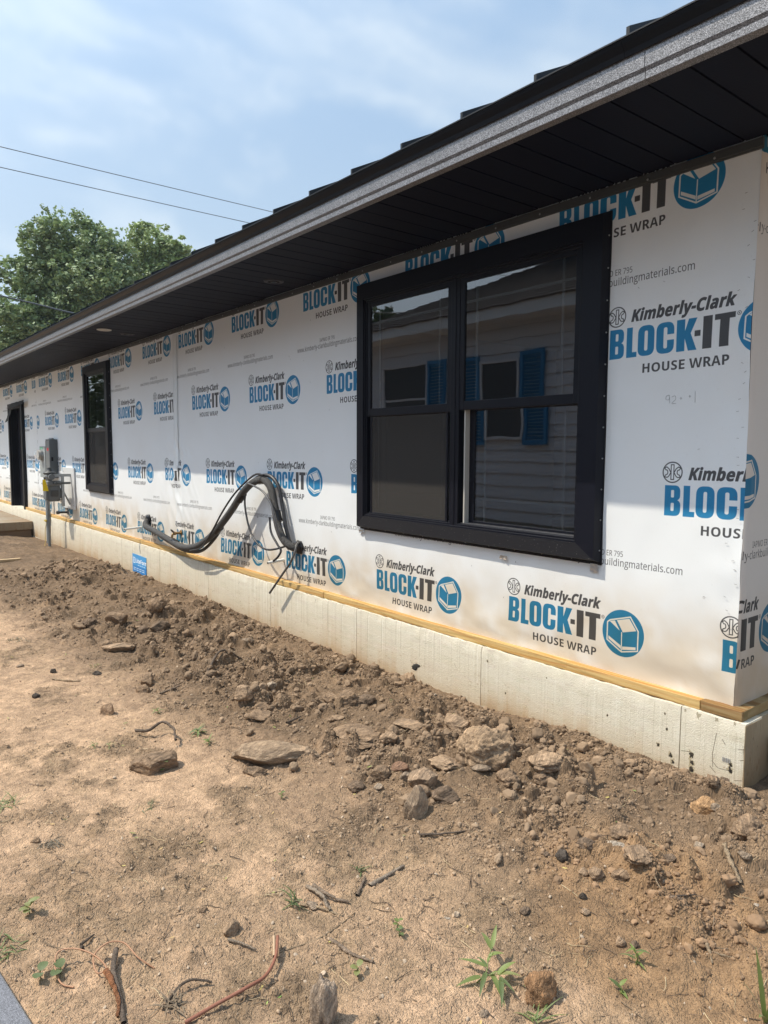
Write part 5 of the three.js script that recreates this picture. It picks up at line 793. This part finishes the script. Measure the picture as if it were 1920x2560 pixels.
function crumbPlace(R, lo, hi, pw, xl) { // pareto sizes, dense where the soil is lumpy
  const x = -0.3 - (xl) * Math.pow(R(), 1.35), z = 0.07 + 2.7 * R(), m = clodMask(x, z), l = litterMask(x, z), d = dampMask(x, z);
  const cl = smooth(0.35, 0.75, 0.5 + 0.9 * fbm(x * 2.4 + 5, 3.9, z * 2.4, 3));
  const acc = Math.max(m * (0.10 + 0.90 * cl * cl), 0.10 * l * (1 - 0.8 * d), 0.30 * scuffMask(x, z) * (1 - 0.7 * d), 0.02); if (R() > acc) return null;
  const dist = Math.hypot(x, z - 3); let s = lo * Math.pow(1 - R() * (1 - Math.pow(lo / hi, pw)), -1 / pw); s *= 0.55 + 0.45 * m; if (s < dist * 0.0009) return null;
  return { pos: [x, H(x, z) + s * 0.12, z], rot: [R() * 6, R() * 6, R() * 6], scale: [s * (0.8 + 0.5 * R()), s * (0.7 + 0.4 * R()), s * (0.8 + 0.5 * R())], col: soilTone(R, x, z) };
}
scatter('soil_crumbs', 'loose crumbs of dry brown soil strewn over the backfill and yard', crumbGeos, crumbMat, 62000, R => crumbPlace(R, 0.004, 0.026, 2.1, 8.5));
scatter('soil_lumps', 'smaller lumps of soil heaped between the stones along the wall', lumpGeos, crumbMat, 1500, R => { const s = crumbPlace(R, 0.022, 0.075, 2.2, 9.5); return s && clodMask(s.pos[0], s.pos[2]) > 0.45 ? s : null; });
scatter('pebbles', 'pale pebbles and grit scattered over the bare sand', crumbGeos, new THREE.MeshStandardMaterial({ color: 0xffffff, roughness: 0.8 }), 900, R => { const x = -0.4 - 4.5 * Math.pow(R(), 1.3), z = 0.3 + 2.4 * R(), s = 0.004 + 0.010 * Math.pow(R(), 3.5); if (R() > 0.25 + litterMask(x, z)) return null; const k = 0.7 + 0.5 * R(); return { pos: [x, H(x, z) + s * 0.15, z], rot: [R(), R() * 6, R()], scale: [s * 1.2, s * 0.7, s], col: [0.44 * k, 0.345 * k, 0.25 * k] }; });
const twigGeos = [0, 1, 2, 3, 4].map(k => { const R = rng(50 + k), p = []; for (let i = 0; i <= 4; i++) p.push([i / 4 - 0.5, 0.035 * R() + 0.02, (R() - 0.5) * 0.16 * (k + 0.5) * 0.5]); return tube(p, 0.022, 8, 5, 0.012); });
const litterPlace = (R, L0, L1, tones, thick) => { const x = -0.35 - 6 * Math.pow(R(), 1.4), z = 0.2 + 2.6 * R(), d = dampMask(x, z); if (R() > 0.08 + (0.4 * litterMask(x, z) + 0.6 * scuffMask(x, z)) * (1 - 0.55 * d)) return null; const s = L0 + (L1 - L0) * Math.pow(R(), 2.2), t = tones[Math.floor(R() * tones.length)], k = 0.7 + 0.6 * R(); return { pos: [x, H(x, z) + 0.002, z], rot: [0, R() * 6.3, (R() - 0.5) * 0.2], scale: [s, s * thick, s * (thick * 0.6 + 0.4)], col: t.map(v => v * k) }; };
scatter('dry_twigs', 'bits of dead root and twig lying over the soil', twigGeos, new THREE.MeshStandardMaterial({ color: 0xffffff, roughness: 0.9 }), 3200, R => litterPlace(R, 0.012, 0.075, [[0.10, 0.072, 0.05], [0.16, 0.115, 0.08], [0.22, 0.165, 0.11], [0.075, 0.055, 0.042]], 1));
scatter('straw', 'pale bits of straw and dry grass on the soil', twigGeos, new THREE.MeshStandardMaterial({ color: 0xffffff, roughness: 0.8 }), 1100, R => litterPlace(R, 0.02, 0.085, [[0.46, 0.36, 0.21], [0.40, 0.30, 0.18], [0.52, 0.42, 0.26]], 0.6));
const leafletGeo = (() => { const g = new THREE.PlaneGeometry(1, 0.26, 6, 2).rotateX(-Math.PI / 2), p = g.attributes.position; for (let i = 0; i < p.count; i++) { const t = p.getX(i) * 2; p.setZ(i, p.getZ(i) * (1 - t * t)); p.setY(i, 0.10 * t * t + 0.6 * Math.abs(p.getZ(i))); } g.computeVertexNormals(); return g; })();
scatter('fallen_leaflets', 'small yellow and green leaflets dropped on the soil', [leafletGeo], new THREE.MeshStandardMaterial({ color: 0xffffff, roughness: 0.7, side: THREE.DoubleSide }), 150, R => { const s = litterPlace(R, 0.016, 0.035, [[0.50, 0.42, 0.13], [0.30, 0.36, 0.10], [0.48, 0.34, 0.14], [0.16, 0.24, 0.06]], 1); if (s) { s.pos[1] += 0.003; s.rot[0] = (R() - 0.5) * 0.6; } return s; });

// ------------------------------------------------------------------ sticks, roots, wires
const onG = (l, r, lift = 0) => l.map((p, i) => [p[0], H(p[0], p[1]) + r * 0.8 + (Array.isArray(lift) ? lift[i] : lift), p[1]]);
const barkT = rockMap.clone(), barkB = rockBump.clone(); for (const t of [barkT, barkB]) { t.repeat.set(1.2, 0.25); t.needsUpdate = true; }
const stickM = [[0.36, 0.275, 0.205], [0.20, 0.155, 0.12], [0.55, 0.42, 0.28], [0.46, 0.375, 0.29]].map(c => std(c, 0.9, { map: barkT, bumpMap: barkB, bumpScale: 0.004 }));
function stick(key, r, mat, label, name = 'stick', lift = 0, r2) { r *= 0.8; const g = tube(onG(SPOT[key], r, lift), r, 44, 9, r2 ?? r * 0.6), p = g.attributes.position; for (let i = 0; i < p.count; i++) { const n = 0.7 * r * fbm(p.getX(i) * 70, p.getY(i) * 70, p.getZ(i) * 70, 3) + 0.4 * r * N3(p.getX(i) * 25, 1, p.getZ(i) * 25); p.setXYZ(i, p.getX(i) + n, p.getY(i) + n, p.getZ(i) - n); } return solo(name, g, mat, label, name.replace('_', ' ')); }
stick('stickA', 0.011, stickM[3], 'thickest pale grey stick at lower centre, lying straight');
stick('stickB', 0.009, stickM[0], 'short stick stub just left of the thickest pale stick');
stick('stickC', 0.006, stickM[1], 'long thin dark stick right of centre, below the tall grey stone');
stick('stickD', 0.0095, stickM[0], 'splintered stick pointing at the large weed from the left', 'stick', 0, 0.004);
stick('longroot', 0.0032, stickM[2], 'long thin pale root running up from the rusty wire end', 'root');
stick('rootL', 0.009, stickM[3], 'leftmost thick root of the dry tangle at lower centre', 'root', [0.0, 0.02, 0]);
stick('rootR', 0.009, stickM[0], 'root of the dry tangle reaching right toward the short stub', 'root', [0.012, 0.012, 0]);
stick('rootM', 0.006, stickM[2], 'pale lower root of the dry tangle at lower centre', 'root', [0, 0.006, 0]);
stick('stickE', 0.006, stickM[3], 'bent pale twig in the rough patch at bottom centre', 'twig', 0.006);
stick('stickF', 0.006, stickM[1], 'dark twig at lower left leaning beside another short one', 'twig', 0.004);
stick('stickF2', 0.006, stickM[1], 'shortest dark twig at lower left, joined below another', 'twig', 0.002);
stick('curlroot', 0.006, stickM[1], 'dark root arching right of the orange flecked stick', 'root', [0, 0.02, 0.02, 0.004]);
stick('stickG', 0.008, stickM[2], 'pale thin stick on the sand between the two black stones', 'stick');
stick('stickH', 0.011, stickM[1], 'dark curved root in the soil below the hanging cable end', 'root', [0, 0.015, 0.01]);
stick('stickI', 0.011, stickM[0], 'grey stick right of the cracked clump in the middle distance', 'stick', [0, 0.02]);
stick('stickJ', 0.011, stickM[1], 'dark bent root lying over the wide flat stone', 'root', [0.02, 0.03, 0.06, 0.05, 0.03]);
stick('stickK', 0.009, stickM[1], 'short dark stick poking out above the largest slab', 'stick', 0.01);
stick('stickL', 0.010, stickM[2], 'flat pale strip of bark near the right edge', 'bark strip');
stick('stickM', 0.0035, stickM[2], 'thin straight stalk on the damp soil, upright in the photo', 'stalk');
stick('stickN', 0.005, stickM[0], 'long flat stalk lying across the damp brown soil', 'stalk');
stick('stickO', 0.004, stickM[1], 'thin stalk crossing the end of the long flat stalk', 'stalk', 0.004);
stick('stickP', 0.006, stickM[2], 'forked pale twig at lower right, the steeper one', 'twig', [0.02, 0]);
stick('stickQ', 0.004, stickM[2], 'thin pale twig at lower right, the flatter one', 'twig');
{ const a = SPOT.stake, g = box(-0.16, 0.16, 0, 0.03, -0.03, 0.03, 0.003), m = solo('wood_stake', g, std([0.52, 0.38, 0.22], 0.8), 'pale wooden stake lying at the far left edge', 'stake'); m.position.set((a[0][0] + a[1][0]) / 2 - 0.02, H(...a[0]) + 0.005, (a[0][1] + a[1][1]) / 2); m.rotation.y = Math.atan2(-(a[1][1] - a[0][1]), a[1][0] - a[0][0]); }
{ const pts = onG(SPOT.copper, 0.006, [0.004, 0.012, 0.02, 0.022, 0.018, 0.03]); const t = thing('rusty_wire', 'thick rust red wire curving up from the bottom edge', 'wire', pts[3]); const rel = l => l.map(p => [p[0] - pts[3][0], p[1] - pts[3][1], p[2] - pts[3][2]]); part('sheath', tube(rel(pts), 0.0054, 90, 10, 0.0046), std([0.25, 0.10, 0.06], 0.7), t); part('bare_end', tube(rel(onG(SPOT.peel, 0.004, [0.035, 0.02])), 0.0045, 14, 8), std([0.45, 0.32, 0.2], 0.6), t); }
{ const lp = SPOT.loop, t = thing('thin_wire', 'thin tan wire in loose loops at lower left', 'wire', [lp[8][0], 0, lp[8][1]]); const pts = onG(lp, 0.003, [0, 0.02, 0.035, 0.04, 0.03, 0.008, 0.012, 0.028, 0.045, 0.04, 0.02, 0.006, 0.002]).map(p => [p[0] - lp[8][0], p[1], p[2] - lp[8][1]]); part('wire', tube(pts, 0.0024, 160, 7), std([0.42, 0.22, 0.12], 0.55), t); }
{ const bs = SPOT.blackstick, t = thing('bark_stick', 'black stick flecked with orange rotting bark at bottom left', 'stick', [bs[1][0], 0, bs[1][1]]); const rel = l => l.map(p => [p[0] - bs[1][0], p[1], p[2] - bs[1][1]]);
  part('stick', tube(rel(onG(bs, 0.008, [0.02, 0.012, 0.006, 0])), 0.0088, 40, 9, 0.0075), stickM[1], t); const g = tube(rel(onG(SPOT.orange, 0.008, [0.012, 0.018, 0.01, 0.006])), 0.009, 60, 9, 0.004), p = g.attributes.position; for (let i = 0; i < p.count; i++) { const n = 0.010 * fbm(p.getX(i) * 38, p.getY(i) * 38, p.getZ(i) * 38, 4); p.setXYZ(i, p.getX(i) + n, p.getY(i) + n, p.getZ(i) + n); } g.computeVertexNormals(); part('orange_bark', g, std([0.44, 0.19, 0.085], 0.95, { map: barkT, bumpMap: barkB, bumpScale: 0.006 }), t); }
{ // spare length of grey metal trim at the photographer's feet
  const a = SPOT.metalA[0], b = SPOT.metalB[0], dx = b[0] - a[0], dz = b[1] - a[1], L = Math.hypot(dx, dz), t = thing('metal_trim', 'offcut of grey speckled metal trim at the bottom left corner', 'metal trim', [(a[0] + b[0]) / 2, 0.0, (a[1] + b[1]) / 2], undefined, Math.atan2(-dz, dx));
  const s = 1.0; part('face', box(-0.9, 0.62, 0.030, 0.033, 0.004, 0.16), new THREE.MeshStandardMaterial({ map: fasciaMat.map, color: new THREE.Color().setRGB(0.42, 0.42, 0.45), roughness: 0.42, metalness: 0.2 }), t); part('lip', box(-0.9, 0.62, 0.002, 0.0297, 0.0, 0.0035), fasciaMat, t); }

// ------------------------------------------------------------------ weeds and grass
const leafM = (c, k = 1) => new THREE.MeshPhysicalMaterial({ color: new THREE.Color().setRGB(c[0] * k, c[1] * k, c[2] * k), roughness: 0.6, transmission: 0.35, thickness: 0, side: THREE.DoubleSide });
const GREENS = [leafM([0.15, 0.20, 0.05]), leafM([0.20, 0.26, 0.06]), leafM([0.11, 0.155, 0.045]), leafM([0.24, 0.26, 0.085])];
function blade(base, yaw, L, W, rise, droop, seg = 9, fold = 0.35, round = 0) { // a folded leaf that rises and arcs over
  const pos = [], idx = [], c = Math.cos(yaw), s = Math.sin(yaw);
  for (let i = 0; i <= seg; i++) { const t = i / seg, out = L * (t * Math.cos(rise) + 0.0), y = L * (t * Math.sin(rise) - droop * t * t), w = W * (round ? Math.sqrt(Math.max(0, Math.sin(Math.PI * Math.min(1, t * 0.96 + 0.02)))) : Math.pow(Math.sin(Math.PI * Math.pow(0.06 + t * 0.94, 0.62)), 0.9)) / 2;
    for (const k of [-1, 0, 1]) pos.push(base[0] + c * out - s * k * w, base[1] + y + Math.abs(k) * w * fold, base[2] + s * out + c * k * w); }
  for (let i = 0; i < seg; i++) for (const k of [0, 1]) { const a = i * 3 + k; idx.push(a, a + 1, a + 3, a + 1, a + 4, a + 3); }
  const g = new THREE.BufferGeometry(); g.setAttribute('position', new THREE.Float32BufferAttribute(pos, 3)); g.setAttribute('uv', new THREE.Float32BufferAttribute(new Float32Array(pos.length / 3 * 2), 2)); g.setIndex(idx); g.computeVertexNormals(); return g;
}
function weed(key, label, n, L, W, stemH, seed, mat = 0, i = 0, name = 'weed') {
  const [x, z] = SPOT[key][i], t = thing(name, label, name.replace('_', ' '), [x, H(x, z), z]), R = rng(seed);
  if (stemH > 0.02) part('stem', tube([[0, -0.01, 0], [0.01, stemH * 0.5, 0.005], [0.0, stemH, 0.01]], 0.003, 12, 6, 0.002), GREENS[1], t);
  for (let k = 0; k < n; k++) { const h = stemH * (0.15 + 0.85 * k / n); part('leaf', blade([0, h, 0], k * 2.4 + R() * 0.5, L * (0.6 + 0.55 * R()), W * (0.8 + 0.4 * R()), 0.15 + 0.9 * R() * (0.4 + 0.6 * k / n), 0.15 + 0.45 * R()), GREENS[(mat + (k % 2)) % 4], t); }
  return t;
}
function tuft(key, label, n, L, seed, mat, spread = 0.05, i = 0) { const [x, z] = SPOT[key][i], t = thing('grass_tuft', label, 'grass tuft', [x, H(x, z), z]), R = rng(seed), g = []; for (let k = 0; k < n; k++) g.push(blade([(R() - 0.5) * spread, 0, (R() - 0.5) * spread], R() * 6.3, L * (0.5 + 0.7 * R()), 0.0035 + 0.002 * R(), 0.2 + 0.8 * R(), 0.2 + 0.5 * R(), 6)); part('blades', merge(g), mat, t); return t; }
{ // the big weed: several long lance shaped leaves sprawling from a leaning stalk
  const [x, z] = SPOT.weedBig[0], t = thing('weed', 'largest weed, long lance leaves sprawling at lower right of centre', 'weed', [x, H(x, z), z]);
  const rx = 0.622, rz = -0.783; // along the view's right
  part('stem', tube([[-0.02, 0.0, 0.05], [0, 0.045, 0.0], [-0.035, 0.085, -0.055], [-0.05, 0.12, -0.10]], 0.0042, 20, 7, 0.002), GREENS[1], t); part('stem', tube([[0, 0.03, 0.0], [0.05, 0.05, -0.04], [0.09, 0.06, -0.02]], 0.0035, 12, 6, 0.002), GREENS[1], t);
  const Lf = [[[-0.045, 0.115, -0.09], 3.6, 0.17, 0.030, 0.15, 0.25, 0], [[-0.05, 0.12, -0.10], 4.2, 0.14, 0.026, 0.75, 0.2, 1], [[-0.02, 0.06, -0.02], 2.75, 0.17, 0.030, 0.12, 0.22, 0], [[-0.04, 0.09, -0.06], 5.4, 0.10, 0.028, 0.5, 0.3, 1], [[0.05, 0.05, -0.04], 5.1, 0.14, 0.034, 0.7, 0.3, 1], [[0.06, 0.055, -0.04], 5.7, 0.13, 0.030, 0.45, 0.3, 3], [[0.08, 0.06, -0.02], 0.1, 0.12, 0.022, 0.05, 0.1, 2], [[0.03, 0.05, -0.01], 0.45, 0.20, 0.030, 0.2, 0.35, 0], [[0.09, 0.06, -0.02], 0.8, 0.16, 0.028, 0.1, 0.35, 2], [[0, 0.045, 0.0], 1.05, 0.15, 0.028, 0.1, 0.3, 2], [[-0.01, 0.03, 0.03], 1.9, 0.15, 0.034, 0.08, 0.18, 0], [[-0.02, 0.055, -0.03], 3.2, 0.09, 0.02, 0.4, 0.3, 2], [[0.02, 0.04, 0.0], 5.9, 0.10, 0.02, 0.9, 0.3, 1], [[-0.03, 0.07, -0.04], 4.7, 0.08, 0.018, 0.9, 0.3, 1]];
  for (const [b, yaw, L, W, rise, dr, m] of Lf) part('leaf', blade(b, yaw, L, W, rise, dr, 12), GREENS[m], t);
  t.scale.setScalar(0.54);
}
weed('weedR', 'slender green sprig right of the large weed, under the pale flaky clod', 7, 0.052, 0.009, 0.05, 21, 1);
weed('weedR2', 'small two leaved seedling below the slender sprig', 3, 0.05, 0.014, 0.025, 22, 1);
{ const [x, z] = SPOT.weedEdge[0], t = thing('tall_grass', 'bright tall grass blades cut by the right edge at the bottom', 'grass', [x + 0.0, H(x, z), z]); for (const [yaw, L, rise, dr, W] of [[3.6, 0.22, 1.35, 0.15, 0.016], [2.4, 0.17, 1.2, 0.3, 0.016], [0.5, 0.2, 1.25, 0.2, 0.017], [5.0, 0.15, 1.1, 0.4, 0.014], [1.4, 0.13, 1.0, 0.4, 0.014]]) part('blade', blade([0, 0, 0], yaw, L, W, rise, dr, 12), GREENS[1], t); }
tuft('grassBL', 'sparse grass tuft at the bottom edge left of the double decked clod', 12, 0.10, 31, GREENS[0]);
{ const mk = (key, label, n, r, seed, c) => { const [x, z] = SPOT[key][0], t = thing('seedling', label, 'seedling', [x, H(x, z), z]), R = rng(seed); part('stem', tube([[0, -0.005, 0], [0, 0.012, 0.002], [0.002, 0.022, 0]], 0.0018, 8, 5), GREENS[0], t); for (let k = 0; k < n; k++) part('leaf', blade([0, 0.015 + 0.006 * k, 0], k * TAU / n + R(), r * (0.8 + 0.4 * R()), r * 0.75, 0.25 + 0.3 * R(), 0.25, 8, 0.15, 1), GREENS[c], t); };
  mk('leafA', 'pale lobed seedling at lower left on bare sand', 6, 0.030, 41, 3); mk('leafB', 'round leaf seedling left of the tan wire loop', 2, 0.040, 42, 2); mk('leafC', 'round leaf seedling inside the tan wire loop', 2, 0.042, 43, 2); mk('plantS', 'little leafy seedling under the wide flat stone', 7, 0.030, 44, 0); mk('plant1', 'two leaved seedling at lower centre, upper of a close pair', 4, 0.018, 45, 0); mk('plant2', 'two leaved seedling at lower centre, lower of a close pair', 3, 0.018, 46, 2); mk('weed5', 'bright green sprout below the largest slab', 4, 0.018, 47, 0); mk('weed6', 'yellow green leaf sprout above the tall upright stone', 3, 0.026, 48, 3); }
tuft('weedLeft', 'bushy green tuft at the left edge near the bottom', 26, 0.10, 51, GREENS[0], 0.08); tuft('grassL', 'spiky grass tuft at the left edge, lower middle', 24, 0.09, 52, GREENS[0], 0.08); tuft('grassA', 'olive moss like tuft far left on the sand', 40, 0.075, 53, leafM([0.13, 0.13, 0.06]), 0.14);
weed('weed1', 'green sprawling weed right of the wide flat stone', 12, 0.065, 0.011, 0.03, 61, 1); weed('weed2', 'smaller green weed below the sprawling one', 8, 0.05, 0.009, 0.025, 62, 0); weed('weed3', 'low pale weed left of the wide flat stone', 7, 0.045, 0.007, 0.02, 63, 3); weed('weed3b', 'low pale weed between its twin and the wide flat stone', 6, 0.04, 0.007, 0.02, 64, 3, 0); weed('weed4', 'small sprout right of the upright pointed stone', 6, 0.05, 0.008, 0.03, 65, 0);
tuft('grassC', 'dark drooping grass on the dry root tangle', 16, 0.12, 66, GREENS[2]); tuft('grassD', 'thin pale grass right of centre left, on the sand', 14, 0.08, 67, leafM([0.2, 0.2, 0.09]), 0.07); tuft('grassE', 'pale green grass scrap by the oval black stone', 12, 0.07, 68, GREENS[3], 0.09); tuft('grassF', 'fine grass sprig above the short stick stub', 10, 0.06, 69, GREENS[2], 0.03);
tuft('rootclump', 'dead grey fibrous clump at bottom left of the rusty wire', 40, 0.075, 70, std([0.20, 0.15, 0.10], 0.9, { side: THREE.DoubleSide }), 0.04); tuft('moss', 'flattened grey moss scrap beside the round brown stone', 50, 0.035, 71, std([0.17, 0.14, 0.10], 0.9, { side: THREE.DoubleSide }), 0.07);
renderer.render(scene, camera);
